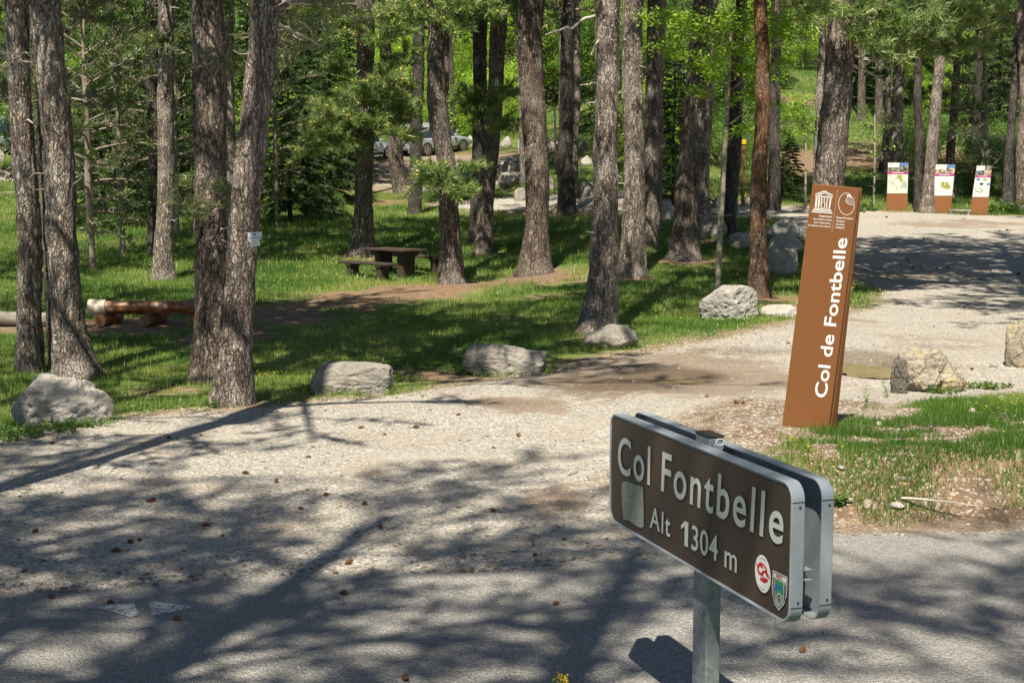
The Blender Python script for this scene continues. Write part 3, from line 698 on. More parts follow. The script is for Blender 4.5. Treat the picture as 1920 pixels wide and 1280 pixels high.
# thin birch stem and saplings
def young(key, label, pts, H, leafclumps, nl, ls, m=M_YOUNG, ml=M_LEAF, Y=None, name='young_birch', cat='young tree', sig=.16):
    g = G(pts[0][0], pts[0][1]) if Y is None else at(pts[0][0], pts[0][1], Y)
    Yd = g.y; g.z = gz(g.x, g.y); rng = np.random.default_rng(sum(map(ord, key)))
    P = []; W_ = []
    for u, v, w in pts:
        p = at(u, v, Yd); P.append((p.x-g.x, 0, p.z-g.z)); W_.append(w*Yd/5000)
    P[0] = (0, 0, -.1); P = np.array(P); W_ = np.array(W_)
    t = np.linspace(0, len(P)-1, 60); Q = np.stack([np.interp(t, np.arange(len(P)), P[:, k]) for k in range(3)], -1)
    Q[:, 0] += .03*(fbm(Q[:, 2]*.9, 3.3, 0, 3, len(key))-.5); rr = np.interp(t, np.arange(len(P)), W_)
    e = empty(name, g); tag(e, label, cat, 'young trees and saplings')
    mb = MB(); mb.tube(Q, rr, 14, 0, True, wob=.12)
    for q in range(10):
        p = Q[rng.integers(6, 58)]; a = rng.uniform(math.pi, 2*math.pi)
        mb.tube(limb(p, a, rng.uniform(.1, .4), .4, rng, 5), np.linspace(.007, .002, 5), 4, 0)
    mb.build('trunk', m, e, smooth=True)
    cb = MB()
    for u, v, s in leafclumps:
        dy = rng.normal(0, .5); c = at(u, v, Yd+dy); c = np.array([c.x-g.x, c.y-g.y, c.z-g.z])
        zt = max(c[2]-.5*rng.uniform(.4, 1.4), .6); st = np.array([np.interp(zt, Q[:, 2], Q[:, 0]), 0, zt])
        tt = np.linspace(0, 1, 7)[:, None]; B = st+(c-st)*tt+np.array([0, 0, .12])*np.sin(tt*3.14)+rng.normal(0, .015, (7, 3))*tt
        cb.tube(B, np.linspace(.009, .003, 7), 4, 0, False)
        n = int(nl*s); k = rng.uniform(.45, 1.1, n); ce = np.array([along(B, q) for q in np.minimum(k, 1)])
        C = ce+rng.normal(0, 1, (n, 3))*[sig*s, sig*s, sig*.5*s]; cb.leaves(C, ls, ls*.75, rng, 1)
    cb.build('crown', [M_TWIG, ml], e)
    return e
_r = np.random.default_rng(4)
cl = [(u+_r.normal(0, 6), v+_r.normal(0, 5), s) for u, v, s in [(1360, 30, 1.2), (1330, 50, 1.2), (1290, 40, 1.2), (1400, 50, 1.2), (1430, 20, 1.2), (1470, 30, 1.1), (1520, 40, 1.1), (1260, 60, .9), (1240, 30, 1.),
    (1380, 100, .9), (1330, 110, .9), (1430, 90, 1.), (1300, 130, .8), (1500, 70, 1.), (1250, 110, .8), (1410, 130, .8), (1230, 85, .7),
    (1480, 110, .8), (1325, 150, .7), (1420, 175, .6), (1395, 230, .6), (1450, 150, .7), (1300, 170, .6), (1370, 190, .5), (1440, 200, .6), (1420, 245, .4), (1350, 75, 1.), (1540, 20, 1.), (1215, 20, .9)]]
young('birch', 'thin pale birch stem rising beside the white boulder, bright leaves above', [(1344, 546, 11), (1350, 440, 11), (1356, 320, 10), (1363, 200, 8), (1370, 80, 6), (1372, 10, 4)], 7, cl, 230, .085)
cl = [(1490+_r.normal(0, 14), v, .8) for v in (180, 195, 210, 222, 238, 248, 205, 190)]+[(1520, 180, .7), (1535, 220, .7), (1470, 200, .7), (1462, 215, .6), (1530, 245, .5)]
young('sap1', 'slender sapling with bright leaves left of the massive dark pine', [(1510, 392, 5), (1511, 300, 4), (1508, 200, 3), (1506, 170, 2)], 5, cl, 150, .09, Y=None)
cl = [(1640+_r.normal(0, 22), v, .7) for v in (200, 220, 240, 255, 270, 285, 210, 230)]
young('sap2', 'bare thin sapling standing in the grass left of the panels', [(1639, 386, 4), (1640, 300, 4), (1640, 215, 3)], 4, cl, 60, .09, ml=M_LEAFD, name='young_beech')
cl = [(1041+_r.normal(0, 12), v, .8) for v in (120, 140, 100, 80, 60, 110)]
young('sap3', 'slim dark sapling between the middle pine and the blue-grey pine', [(1043, 330, 5), (1040, 220, 4), (1036, 110, 3)], 6, cl, 150, .12, ml=M_LEAFD, Y=58, m=M_BARKD, name='young_beech')
for k, (u0, u1, v1) in enumerate([(762, 752, 95), (768, 764, 100), (757, 748, 120)]):
    young('stem%d' % k, 'thin pale stems of a leafy clump behind the low pine boughs', [(u0, 205, 3), (u1, v1, 2)], 6, [(u1+_r.normal(0, 12), v1+_r.normal(0, 14), 1.) for _ in range(5)], 60, .14, Y=86+k, name='young_beech')['group'] = 'pale stems of one leafy clump'

# ------------------------------------------------------------------ low green boughs of the pines
def boughs(key, lst, dy=0., buds=.18, k=22, L=.16, w=.022, m=M_NEEDY, dens=2.6, name='bough'):
    if m is M_NEEDY and L > .14: L = .2; w = .026
    """lst: (u0, v0, u1, v1, dy1) limb from trunk side spot to tip"""
    e, f, Yd, g = TREES[key]; rng = np.random.default_rng(len(lst)*7+sum(map(ord, key)))
    for u0, v0, u1, v1, d in lst:
        mb = MB(); a = at(u0, v0, Yd+dy); b_ = at(u1, v1, Yd+d+dy)
        a = np.array([a.x-g.x, a.y-g.y, a.z-g.z]); b_ = np.array([b_.x-g.x, b_.y-g.y, b_.z-g.z])
        t = np.linspace(0, 1, 8)[:, None]; l = np.linalg.norm(b_-a)
        P = a+(b_-a)*t+np.array([0, 0, .14*l])*np.sin(t*np.pi)*rng.uniform(-.4, 1)+rng.normal(0, .02*l, (8, 3))*np.sin(t*np.pi)
        pine_spray(mb, P, rng, dens, k, L, w, 1., .022, .8, (buds, 2, .028*Yd/30))
        mb.build(name, [M_TWIG, m, M_BUD], e)
boughs('t9', [(690, 250, 585, 235, -1.2), (690, 260, 630, 280, -1.8), (690, 220, 650, 180, -1.2), (690, 215, 780, 195, -1.6), (690, 245, 745, 250, -2.), (690, 150, 620, 120, -1), (690, 90, 620, 70, -1.4), (690, 60, 560, 30, -1), (690, 210, 600, 215, -2), (690, 180, 735, 150, -2), (690, 250, 700, 230, -2), (690, 262, 590, 285, -.8), (690, 265, 600, 195, -1), (690, 270, 570, 262, -1.5), (690, 262, 555, 295, -1.2), (688, 215, 720, 130, -1), (690, 240, 760, 215, -1.2), (690, 200, 770, 165, -1.), (688, 240, 640, 225, -1.6),
    (690, 255, 770, 260, -1.6), (690, 230, 735, 185, -1.8), (690, 130, 790, 95, -1), (690, 100, 740, 60, -1.5), (686, 265, 620, 250, -2), (688, 190, 700, 170, -1.8), (688, 95, 650, 40, -1)])
boughs('t12', [(845, 330, 800, 340, -1), (845, 320, 870, 360, -1), (843, 325, 895, 315, -.6), (845, 330, 830, 365, -1.3), (845, 310, 805, 325, -1.2), (820, 20, 760, 10, -1), (820, 30, 880, 20, -1), (820, 50, 770, 60, -1), (820, 10, 930, 30, -1.3), (820, 60, 720, 30, -1.2), (820, 20, 860, 60, -1)])
boughs('t14', [(933, 20, 840, 20, -1.5), (933, 10, 990, 30, -1), (930, 15, 860, 50, -1.2), (925, 195, 950, 175, -1), (925, 210, 870, 205, -1.2), (925, 200, 860, 185, -1), (925, 190, 880, 170, -1), (925, 205, 900, 225, -1), (922, 215, 935, 180, -1), (922, 235, 945, 245, -1), (933, 20, 880, 30, -1), (935, 30, 960, 15, -1), (935, 40, 900, 10, -1)])
boughs('t6', [(500, 30, 590, 50, 1), (500, 20, 640, 20, 1.5), (495, 60, 600, 90, 1.5), (500, 10, 570, 10, 1), (490, 90, 560, 75, 1.5), (505, 20, 680, 45, 2), (495, 40, 545, 120, 1)], m=M_NEEDY, k=11, dens=1.8, buds=.08, L=.12, w=.009)
boughs('t5', [(420, 140, 440, 125, -.4), (400, 385, 345, 385, -.5), (415, 370, 400, 400, -.6), (415, 375, 440, 360, -.5)], m=M_NEED, buds=0, k=14, L=.12, w=.010, dens=3.)
boughs('t4', [(312, 75, 285, 85, -.6), (312, 80, 345, 70, -.6), (312, 70, 310, 95, -.8), (318, 365, 350, 350, -.6)], m=M_NEED, buds=.05)
boughs('t28', [(1590, 50, 1850, 90, .6), (1590, 35, 1760, 30, -1), (1590, 70, 1780, 100, .4), (1590, 55, 1680, 110, -.8), (1590, 10, 1900, 15, 0), (1590, 85, 1720, 60, -1), (1590, 60, 1700, 40, -.5), (1590, 40, 1660, 15, -1), (1590, 80, 1760, 70, -.5), (1590, 30, 1820, 45, 0), (1585, 60, 1640, 90, -1), (1592, 70, 1720, 95, -.3), (1592, 50, 1800, 20, .5), (1592, 90, 1690, 75, 1),
    (1590, 20, 1720, 10, 0), (1575, 30, 1480, 15, -1), (1575, 20, 1520, 40, -1.2), (1592, 100, 1650, 60, -1), (1592, 45, 1880, 60, 1), (1592, 70, 1600, 30, -1.2)], buds=.10, k=13)
boughs('t29', [(1690, 150, 1640, 140, -1), (1690, 100, 1740, 130, -1), (1690, 120, 1650, 110, -1.3), (1690, 90, 1780, 110, -1), (1688, 160, 1720, 175, -1), (1690, 80, 1620, 70, -1)], m=M_NEED, buds=0, k=20, L=.2, w=.03)
boughs('t33', [(1848, 250, 1790, 240, -1), (1848, 130, 1800, 120, -1), (1848, 180, 1900, 200, -1), (1848, 330, 1880, 340, -1), (1848, 40, 1900, 40, -1), (1848, 20, 1790, 40, -1), (1848, 290, 1900, 290, -1.3), (1848, 230, 1800, 190, -1.2),
    (1848, 260, 1750, 170, -1), (1848, 100, 1900, 110, -1), (1848, 310, 1810, 300, -1), (1848, 160, 1770, 140, -1.4), (1848, 350, 1895, 355, -1.4), (1848, 70, 1850, 30, -1)], m=M_NEED, buds=0, k=14, L=.2, w=.03, dens=1.6)
boughs('t1', [(30, 120, -40, 110, 1), (30, 60, -50, 40, 1), (30, 200, -30, 190, 2), (20, 330, -20, 330, 2)], m=M_NEED, buds=0, k=14, L=.12, w=.010)
boughs('t2', [(130, 190, 190, 200, 1.5), (125, 60, 200, 50, 2.)], m=M_NEED, buds=0, k=14, L=.12, w=.010)
# bare pale branches
def bare(key, lst, m=M_DEAD, name='dead_branch', r=.02, ns=5, sub=.35):
    e, f, Yd, g = TREES[key]; rng = np.random.default_rng(sum(map(ord, key))+3)
    for u0, v0, u1, v1, d in lst:
        mb = MB(); a = at(u0, v0, Yd+d*0); b_ = at(u1, v1, Yd+d)
        a = np.array([a.x-g.x, a.y-g.y, a.z-g.z]); b_ = np.array([b_.x-g.x, b_.y-g.y, b_.z-g.z]); l = np.linalg.norm(b_-a)
        t = np.linspace(0, 1, 9)[:, None]; P = a+(b_-a)*t+rng.normal(0, .02*l, (9, 3))*np.sin(t*np.pi)
        mb.tube(P, np.linspace(r, r*.35, 9), 6, 0, True, wob=.3)
        for q in range(ns):
            s = along(P, rng.uniform(.2, 1)); Q = limb(s, rng.uniform(0, 6.28), sub*rng.uniform(.4, 1.2), rng.uniform(-.7, .6), rng, 7, rng.uniform(-.6, .6), 1.4)
            mb.tube(Q, np.linspace(r*.35, r*.12, 7), 4, 0, False)
        mb.build(name, m, e, smooth=True)
bare('t18', [(1122, 28, 1022, 66, -.6)], r=.028, ns=2, sub=.1)
bare('t18', [(1120, 155, 1087, 160, -.3), (1118, 192, 1092, 194, -.3), (1150, 10, 1172, 76, -.6), (1125, 70, 1108, 103, -.4)], r=.014, ns=1, sub=.1)
bare('t1', [(25, 95, 26, 112, -.5), (25, 105, -5, 95, -.5), (28, 105, 68, 95, -.5), (28, 110, 60, 118, -.5), (25, 108, 2, 122, -.5)], r=.007, ns=5, sub=.25)
bare('t2', [(135, 185, 175, 190, -.2)], r=.012, ns=4, sub=.2)
bare('t9', [(745, 280, 770, 256, -1.5), (770, 256, 806, 240, -1.5)], r=.04, ns=4, sub=.3)
bare('t6', [(522, 44, 600, 85, .6), (530, 2, 575, 8, .6)], r=.018, ns=6, sub=.35)
bare('t29', [(1678, 165, 1645, 184, -.5), (1645, 184, 1598, 182, -.6)], r=.045, ns=2, sub=.3)
bare('t28', [(1603, 105, 1668, 128, -.3), (1603, 125, 1648, 145, -.3)], r=.03, ns=6, sub=.4)
bare('t33', [(1848, 130, 1885, 84, -.5), (1848, 140, 1890, 150, -.5), (1848, 115, 1728, 112, -.8), (1848, 150, 1748, 168, -.8), (1848, 170, 1780, 150, -.8), (1848, 190, 1800, 275, -1), (1848, 210, 1742, 200, -1), (1848, 250, 1900, 268, -1),
    (1848, 280, 1900, 300, -1), (1848, 160, 1895, 180, -1.2), (1848, 230, 1780, 260, -1), (1848, 100, 1890, 60, -1), (1848, 260, 1840, 310, -1.2)], r=.02, ns=9, sub=.9)
bare('t22', [(1290, 140, 1340, 190, -1), (1290, 180, 1330, 230, -1), (1320, 120, 1265, 100, -1), (1325, 200, 1290, 250, -1)], r=.008, ns=5, sub=.5)
bare('t28', [(1590, 120, 1596, 40, -.25)], M_BARKR, 'peeled_limb', r=.11, ns=0)

# ------------------------------------------------------------------ spruces, dark understorey, leafy hillside
def place(name, label, cat, group, mesh, u, v, s, Y=None, rz=0, x=None, trunk=None, tw=.06, th=None, sz=1.):
    if x is not None: g = Vector((x, Y, gz(x, Y)))
    else:
        g = G(u, v) if Y is None else at(u, v, Y); g.z = gz(g.x, g.y)
    e = empty(name, g, rz); tag(e, label, cat, group)
    c = bpy.data.objects.new('crown', mesh); link(c, e); c.scale = (s, s, s*sz)
    t = bpy.data.objects.new('trunk', trunk); link(t, e); t.scale = (s, s, s*sz)
    return e
def post_mesh(h, r, m):
    mb = MB(); z = np.linspace(-.4, h, 9); P = np.stack([.03*np.sin(z*1.3), .03*np.cos(z), z], -1); mb.tube(P, np.linspace(r, r*.25, 9), 10, 0, True, wob=.15); return mb.mesh('trunk', m, True)
TS = [post_mesh(7.4, .11, M_BARKD), post_mesh(8.8, .13, M_BARKD), post_mesh(3.1, .04, M_BARKD)]
TB = [post_mesh(4.5, .08, M_TWIG), post_mesh(6.2, .1, M_TWIG), post_mesh(2., .05, M_TWIG)]
SPL = [(2, 150, 425, .95, 'dark drooping evergreen right of the two pale left pines', 0), (210, 395, 0, 1.0, 'dense dark evergreen left of the grey pine above the log bench', 1), (250, 372, 0, .9, 'dark evergreen behind the grey pine above the log bench', 0),
       ]
for k, (u, v, Y, s, idx, lab) in enumerate([
        (195, 425, None, .8, 0, 'dark drooping spruce right of the two pale pines at the left edge'),
        (262, 385, None, .7, 1, 'tall dark evergreen behind the log bench, left of the grey pine'),
        (345, 405, None, .85, 0, 'dark evergreen in the gap left of the thick pine pair'),
        (545, 417, None, .85, 0, 'dark spruce with drooping boughs left behind the near picnic table'),
        (620, 385, None, .75, 1, 'dark spruce in shade before the white parked cars'),
        (1262, 385, None, .62, 1, 'dark spruce behind the tight middle row of trunks'),
        (585, 352, None, .8, 1, 'dark spruce on the near rim of the parking, left part'),
        (655, 338, 58, .55, 1, 'dark spruce right before the white car'),
        (470, 330, 60, .9, 1, 'dark spruce seen between the leaning pine and the picnic table')]):
    place('spruce_tree', lab, 'spruce', 'dark evergreens of the wood', SPRUCES[idx], u, v, s, Y, k*1.1, trunk=TS[idx])
for k, (u, v, s) in enumerate([(575, 398, .8), (590, 392, .6), (1480, 345, .6), (1470, 372, .5), (520, 352, .7)]):
    place('spruce_sapling', ['small sunlit spruce sapling between the two left spruces', 'smaller spruce sapling on the shaded grass before the parking', 'little spruce sapling on the brown slope left of the big dark pine', 'lowest little spruce beside the dark trunk behind the boulders', 'spruce sapling in the gap right of the leaning pine'][k],
          'young spruce', 'small spruces', SPRUCES[2], u, v, s, None, k*1.7, trunk=TS[2])
_r = np.random.default_rng(8)
def hill(n, u0, u1, Y0, Y1, meshes, trunks, lab, s0, s1, grp, name, cat, vox=None):
    k = 0; tries = 0
    while k < n and tries < 4000:
        tries += 1
        Y = _r.uniform(Y0, Y1); u = _r.uniform(u0, u1); x = (u-960)/2500*Y
        xa = np.array([x]); ya = np.array([Y])
        if max(sdpoly(xa, ya, LOT)[0], sdpoly(xa, ya, PARK)[0]) > -1.5: continue
        if vox and vox(u, Y): continue
        i = _r.integers(len(meshes)); place(name, lab, cat, grp, meshes[i], 0, 0, _r.uniform(s0, s1), Y, _r.uniform(0, 6.28), x, trunks[i], sz=_r.uniform(.85, 1.2)); k += 1
clr = lambda u, Y: (u > 1440 and u < 1560 and Y < 92) or (u > 1560 and u < 1760 and Y < 64) or (u > 1030 and u < 1120 and Y < 84)
hill(26, 560, 1120, 86, 112, BROADS[:2], [TB[0], TB[1]], 'bright green leafy tree on the slope behind the parked cars', .8, 1.25, 'leafy trees behind the parked cars', 'leafy_tree', 'leafy tree', clr)
hill(12, 560, 1000, 76, 86, [BROADS[2]], [TB[2]], 'low bright leafy bush on the slope behind the parked cars', .7, 1.2, 'leafy bushes behind the parked cars', 'leafy_bush', 'bush', clr)
hill(18, 1120, 1440, 66, 100, BROADS[:2]+BROADD[:1], [TB[0], TB[1], TB[1]], 'green leafy tree behind the middle trunks', .6, 1., 'leafy trees behind the middle trunks', 'leafy_tree', 'leafy tree', clr)
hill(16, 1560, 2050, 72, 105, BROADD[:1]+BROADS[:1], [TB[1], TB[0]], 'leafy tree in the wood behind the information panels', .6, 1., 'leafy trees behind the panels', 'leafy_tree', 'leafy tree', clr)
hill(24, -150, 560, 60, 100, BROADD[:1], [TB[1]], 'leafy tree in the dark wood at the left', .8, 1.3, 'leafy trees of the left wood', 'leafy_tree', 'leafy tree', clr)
hill(13, 1420, 1590, 93, 118, BROADS[:2], [TB[0], TB[1]], 'leafy tree above the sunny meadow gap', .6, .9, 'leafy trees above the meadow gap', 'leafy_tree', 'leafy tree')
hill(34, -200, 2150, 128, 165, BROADS[:2]+BROADD[:1], [TB[0], TB[1], TB[1]], 'far leafy tree at the top of the wooded hill', 1.3, 2.1, 'leafy trees at the top of the hill', 'leafy_tree', 'leafy tree')
hill(10, 1560, 1960, 50, 62, [BROADD[1]], [TB[2]], 'low dark bush behind the information panels', .5, .9, 'bushes behind the panels', 'leafy_bush', 'bush', lambda u, Y: u < 1640)
hill(8, 1240, 1500, 56, 66, [BROADD[1]], [TB[2]], 'low bush on the slope behind the stone row', .6, 1., 'bushes behind the stone row', 'leafy_bush', 'bush')
for k, (u, v, Y) in enumerate([(560, 250, 70), (330, 240, 62), (1160, 250, 70), (1605, 240, 78), (1870, 260, 70), (1420, 240, 84), (980, 220, 88), (640, 230, 88)]):
    p = at(u, v, Y); me = TS[1]
    e = place('spruce_tree', 'tall dark spruce deep in the wood behind the front pines', 'spruce', 'spruces deep in the wood', SPRUCES[1], 0, 0, 1.0, Y, k*.9, p.x, TS[1])

# ------------------------------------------------------------------ pines beside and behind the camera: they shade the road
def side_pine(x, y, H, crowns, r=.24, lean=0., lab='tall roadside pine outside the view, shading the road'):
    g = Vector((x, y, gz(x, y))); e = empty('pine_tree', g); tag(e, lab, 'pine tree', 'roadside pines outside the view')
    mb = MB(); z = np.linspace(-.3, H, 14); mb.tube(np.stack([.05*np.sin(z*.6)+lean*z, .05*np.cos(z*.5), z], -1), np.linspace(r, .08, 14), 16, 0, True, wob=.1)
    mb.build('trunk', M_BARK, e, smooth=True)
    for me, cs, cz in crowns:
        c = bpy.data.objects.new('crown', me); link(c, e); c.location = (lean*cz, 0, cz); c.scale = (cs,)*3; c.rotation_euler = (0, 0, x*2.1+cz)
C_ = CROWNS; O_ = OPENC
T28c = bpy.data.objects.new('crown', CROWNS[0]); link(T28c, TREES['t28'][0]); T28c.location = (1.2, .5, 8.5); T28c.scale = (1.6, 1.6, 1.1)  # extra crown above the view, added to shade the right of the lot
for a in [(-6.8, .0, 20, [(C_[0], 1.1, 7.5), (O_[0], .9, 14.)]), (-3.6, -.7, 16, [(C_[1], 1.1, 7.5)]), (-1.9, -1.7, 16, [(O_[1], 1.1, 8.6)]), (1.9, -1.0, 15, [(O_[0], 1.0, 8.3)]),
          (4.9, -1.4, 15, [(O_[2], 1., 9.)]), (-9.4, 1.5, 20, [(C_[3], 1.1, 7), (O_[0], 1., 13)]), (-6.2, -3.2, 17, [(C_[1], 1.1, 9.5)]), (8.5, -1.2, 16, [(O_[0], .8, 8.5)]), (.2, -3.6, 17, [(C_[0], 1., 9.5)]), (-4.5, 9.0, 16, [(O_[1], 1.75, 7.0)], .09, .08), (-6.4, 12.2, 15, [(O_[0], 1.1, 7.)], .12), (8.7, 19.0, 15, [(C_[3], 1.5, 7.5)]), (9.9, 24.5, 16, [(C_[1], 1.5, 7.5)]), (7.9, 14.9, 16, [(O_[1], 1.1, 9.)]),
          (-6.4, 7.2, 15, [(O_[2], 1., 7.5)]), (-10, 10, 14, [(C_[0], 1., 6.5)]), (9.8, 13.5, 15, [(C_[1], 1., 8)]), (9.6, 17.5, 15, [(C_[3], 1.2, 7)]), (11.0, 21.5, 15, [(C_[0], 1.3, 7)]), (12, 26, 15, [(C_[2], 1.3, 7)]), (15, 24, 15, [(C_[1], 1.3, 7)]), (-10, 20, 15, [(C_[2], 1.1, 7)]),
          (-14, 27, 15, [(C_[1], 1.1, 7)]), (15.5, 31, 15, [(C_[2], 1.3, 7)]), (18, 37, 15, [(C_[0], 1.3, 7)])]:
    side_pine(*a)
# pines standing deeper in the wood between the front trunks
n_ = 0; TD = [trunk_mesh('trunk', [(0, 0, 0, .2), (.05, 0, 3, .17), (.1+.1*q, 0, 8, .15)], 14, None, np.random.default_rng(q), 24, .12, 1., .4, seed=q*11)[0].mesh('trunk', M_BARK if q % 2 else M_BARKD, True) for q in range(4)]
for q in range(400):
    Y = _r.uniform(54, 100); u = _r.uniform(-60, 1960); x = (u-960)/2500*Y
    xa = np.array([x]); ya = np.array([Y])
    if max(sdpoly(xa, ya, LOT)[0], sdpoly(xa, ya, PARK)[0]) > -.4 or (640 < u < 900 and Y < 78) or (1450 < u < 1530 and Y < 95): continue
    g = Vector((x, Y, gz(x, Y))); e = empty('pine_tree', g, _r.uniform(0, 6.28)); tag(e, 'pine deeper in the wood, seen between the front trunks', 'pine tree', 'pines deeper in the wood')
    t = bpy.data.objects.new('trunk', TD[q % 4]); link(t, e); s_ = _r.uniform(.8, 1.25); t.scale = (s_, s_, 1.1)
    c = bpy.data.objects.new('crown', CROWNS[q % 4]); link(c, e); c.location = (.2, 0, _r.uniform(6.5, 9)); c.scale = (1.15,)*3
    n_ += 1
    if n_ >= 34: break
for k, (u, Y, s_, q) in enumerate([(172, 33, .8, 0), (232, 36, .85, 3), (335, 41, .8, 1), (118, 44, .9, 0), (520, 43, .7, 2)]):
    x = (u-960)/2500*Y; e = place('pine_tree', ['bushy dark pine with low boughs right beside the two pale left pines', 'bushy pine with drooping low boughs left of the grey pine', 'bushy pine in the gap before the thick pine pair', 'bushy pine behind the gap between the pale left pines', 'bushy pine behind the leaning pine'][k], 'pine tree', 'bushy pines of the left wood', CROWNS[q], 0, 0, s_, Y, k*1.3, x, TB[1])
    for c in e.children:
        if c.name.startswith('crown'): c.location = (0, 0, .9); c.scale = (s_*1.1, s_*1.1, s_*1.25)
for k, (u, Y) in enumerate([(604, 57), (836, 56), (925, 58), (688, 54), (560, 62), (1000, 62)]):  # pines added to cast shade on the parking and its cars
    x = (u-960)/2500*Y; e = empty('pine_tree', Vector((x, Y, gz(x, Y)))); tag(e, 'pine added for shade on the near parking rim, mostly hidden by front trunks', 'pine tree', 'shade pines added on the rim of the parking')
    t = bpy.data.objects.new('trunk', TD[k % 4]); link(t, e); t.scale = (.7, .7, 1.); c = bpy.data.objects.new('crown', CROWNS[k % 4]); link(c, e); c.location = (.2, 0, 6.5); c.scale = (1.3,)*3
# light pine and broadleaf foliage of the left wood
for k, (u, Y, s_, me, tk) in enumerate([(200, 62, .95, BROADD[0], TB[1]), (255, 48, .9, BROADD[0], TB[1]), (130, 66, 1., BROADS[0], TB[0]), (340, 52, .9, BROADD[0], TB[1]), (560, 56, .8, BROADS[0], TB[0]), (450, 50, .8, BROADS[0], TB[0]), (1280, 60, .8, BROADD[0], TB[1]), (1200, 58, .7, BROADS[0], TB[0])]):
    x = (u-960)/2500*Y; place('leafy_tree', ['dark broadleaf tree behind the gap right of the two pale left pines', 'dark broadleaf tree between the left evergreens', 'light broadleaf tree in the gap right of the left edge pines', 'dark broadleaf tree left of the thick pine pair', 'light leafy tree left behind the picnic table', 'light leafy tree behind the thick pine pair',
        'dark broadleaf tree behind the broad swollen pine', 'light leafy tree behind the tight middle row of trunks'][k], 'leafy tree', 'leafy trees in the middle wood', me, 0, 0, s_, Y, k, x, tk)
# ================================================================== BOULDERS
def rockmat(name, c1, c2, c3, crack=.6, warm=None):
    b = NB(name); co = b.obj()
    n = b.noise(co, 2.2, 6, .65); n2 = b.noise(co, 11., 5, .7); e = b.vor(b.mix(.25, co, b.n('TexNoise', {'Vector': co, 'Scale': 3., 'Detail': 4}).outputs['Color'], 'ADD'), 3.4, 'DISTANCE_TO_EDGE')
    col = b.ramp(b.math('ADD', b.math('MULTIPLY', n, .65), b.math('MULTIPLY', n2, .4)), [(.3, c1), (.52, c2), (.72, c3)])
    if warm: col = b.mix(b.sstep(.52, .66, b.noise(co, 4.2, 3)), col, warm)
    cr = b.sstep(0, .035, e); col = b.mix(b.math('MULTIPLY', b.math('SUBTRACT', 1., cr), crack), col, tuple(k*.45 for k in c1))
    lich = b.sstep(.60, .72, b.noise(co, 9., 4, .8)); col = b.mix(b.math('MULTIPLY', lich, .6), col, (.17, .17, .13))
    h = b.math('ADD', b.math('MULTIPLY', cr, .3*crack), b.math('ADD', b.math('MULTIPLY', n2, .8), n))
    b.principled(col, .9, b.bump(h, 1., .09), 0, .2); return b.m
M_LIME = rockmat('pale_limestone', (.24, .22, .19), (.45, .42, .37), (.62, .59, .53), 0)
M_GREYR = rockmat('grey_limestone', (.16, .15, .13), (.31, .29, .25), (.45, .42, .37), 0)
M_WHITE = rockmat('white_limestone', (.26, .245, .22), (.40, .375, .34), (.60, .575, .54), 0)
M_YEL = rockmat('yellow_limestone', (.20, .175, .13), (.37, .33, .255), (.55, .505, .42), .4, (.44, .35, .19))
M_SLAB = rockmat('dark_shade_stone', (.07, .063, .055), (.16, .145, .12), (.30, .27, .22), .7)  # dark tone paints the shade of the yellowish rock's undercut side
def ico(sub):
    import bmesh
    bm = bmesh.new(); bmesh.ops.create_icosphere(bm, subdivisions=sub, radius=1)
    v = np.array([x.co[:] for x in bm.verts]); f = np.array([[y.index for y in x.verts] for x in bm.faces]); bm.free(); return v, f
ICO = {k: ico(k) for k in (3, 4, 5, 6)}
def rockshape(seed, w, d, h, sub=5, cuts=9, rough=1., blobs=None, flat=.0, boxy=.0):
    rng = np.random.default_rng(seed); v, f = ICO[sub]; D = v
    if blobs is None:
        r = np.ones(len(D))
        if boxy: r = (np.abs(D[:, 0])**(2+boxy*6)+np.abs(D[:, 1])**(2+boxy*6)+np.abs(D[:, 2])**(2+boxy*6))**(-1/(2+boxy*6))
    else:
        r = np.full(len(D), .05)
        for cx, cy, cz, rr in blobs:
            c = np.array([cx, cy, cz]); bq = D @ c; disc = bq**2-(c@c-rr*rr); ok = disc > 0
            t = np.where(ok, bq+np.sqrt(np.maximum(disc, 0)), 0); r = np.maximum(r, t)
    P = D*r[:, None]
    for _ in range(cuts):
        n = rng.normal(0, 1, 3); n[2] = abs(n[2])*.8 if rng.uniform() < .7 else n[2]; n /= np.linalg.norm(n); dd = rng.uniform(.66, .93)*np.quantile(P @ n, .995)
        k = P @ n-dd; P = P-n*np.maximum(k, 0)[:, None]*.9
    q = seed*7.3
    s = (fbm(P[:, 0]*1.7+q, P[:, 1]*1.7, P[:, 2]*1.7, 4, seed)-.5)*.26*rough+(np.abs(fbm(P[:, 0]*4.5+q, P[:, 1]*4.5, P[:, 2]*4.5, 4, seed+3)-.5))*-.20*rough+(fbm(P[:, 0]*14+q, P[:, 1]*14, P[:, 2]*14, 3, seed+4)-.5)*.045*rough
    P = P+D*s[:, None]
    lo = P.min(0); hi = P.max(0); P = (P-(lo+hi)/2)/((hi-lo)/2)
    P[:, 2] = np.where(P[:, 2] < -.55, -.55+(P[:, 2]+.55)*.35, P[:, 2])
    z0 = P[:, 2].min(); P[:, 2] = (P[:, 2]-z0)/(1-z0)
    P *= [w/2, d/2, 1]; P[:, 2] = P[:, 2]*h*1.12-h*.12
    return P, f
RING = []
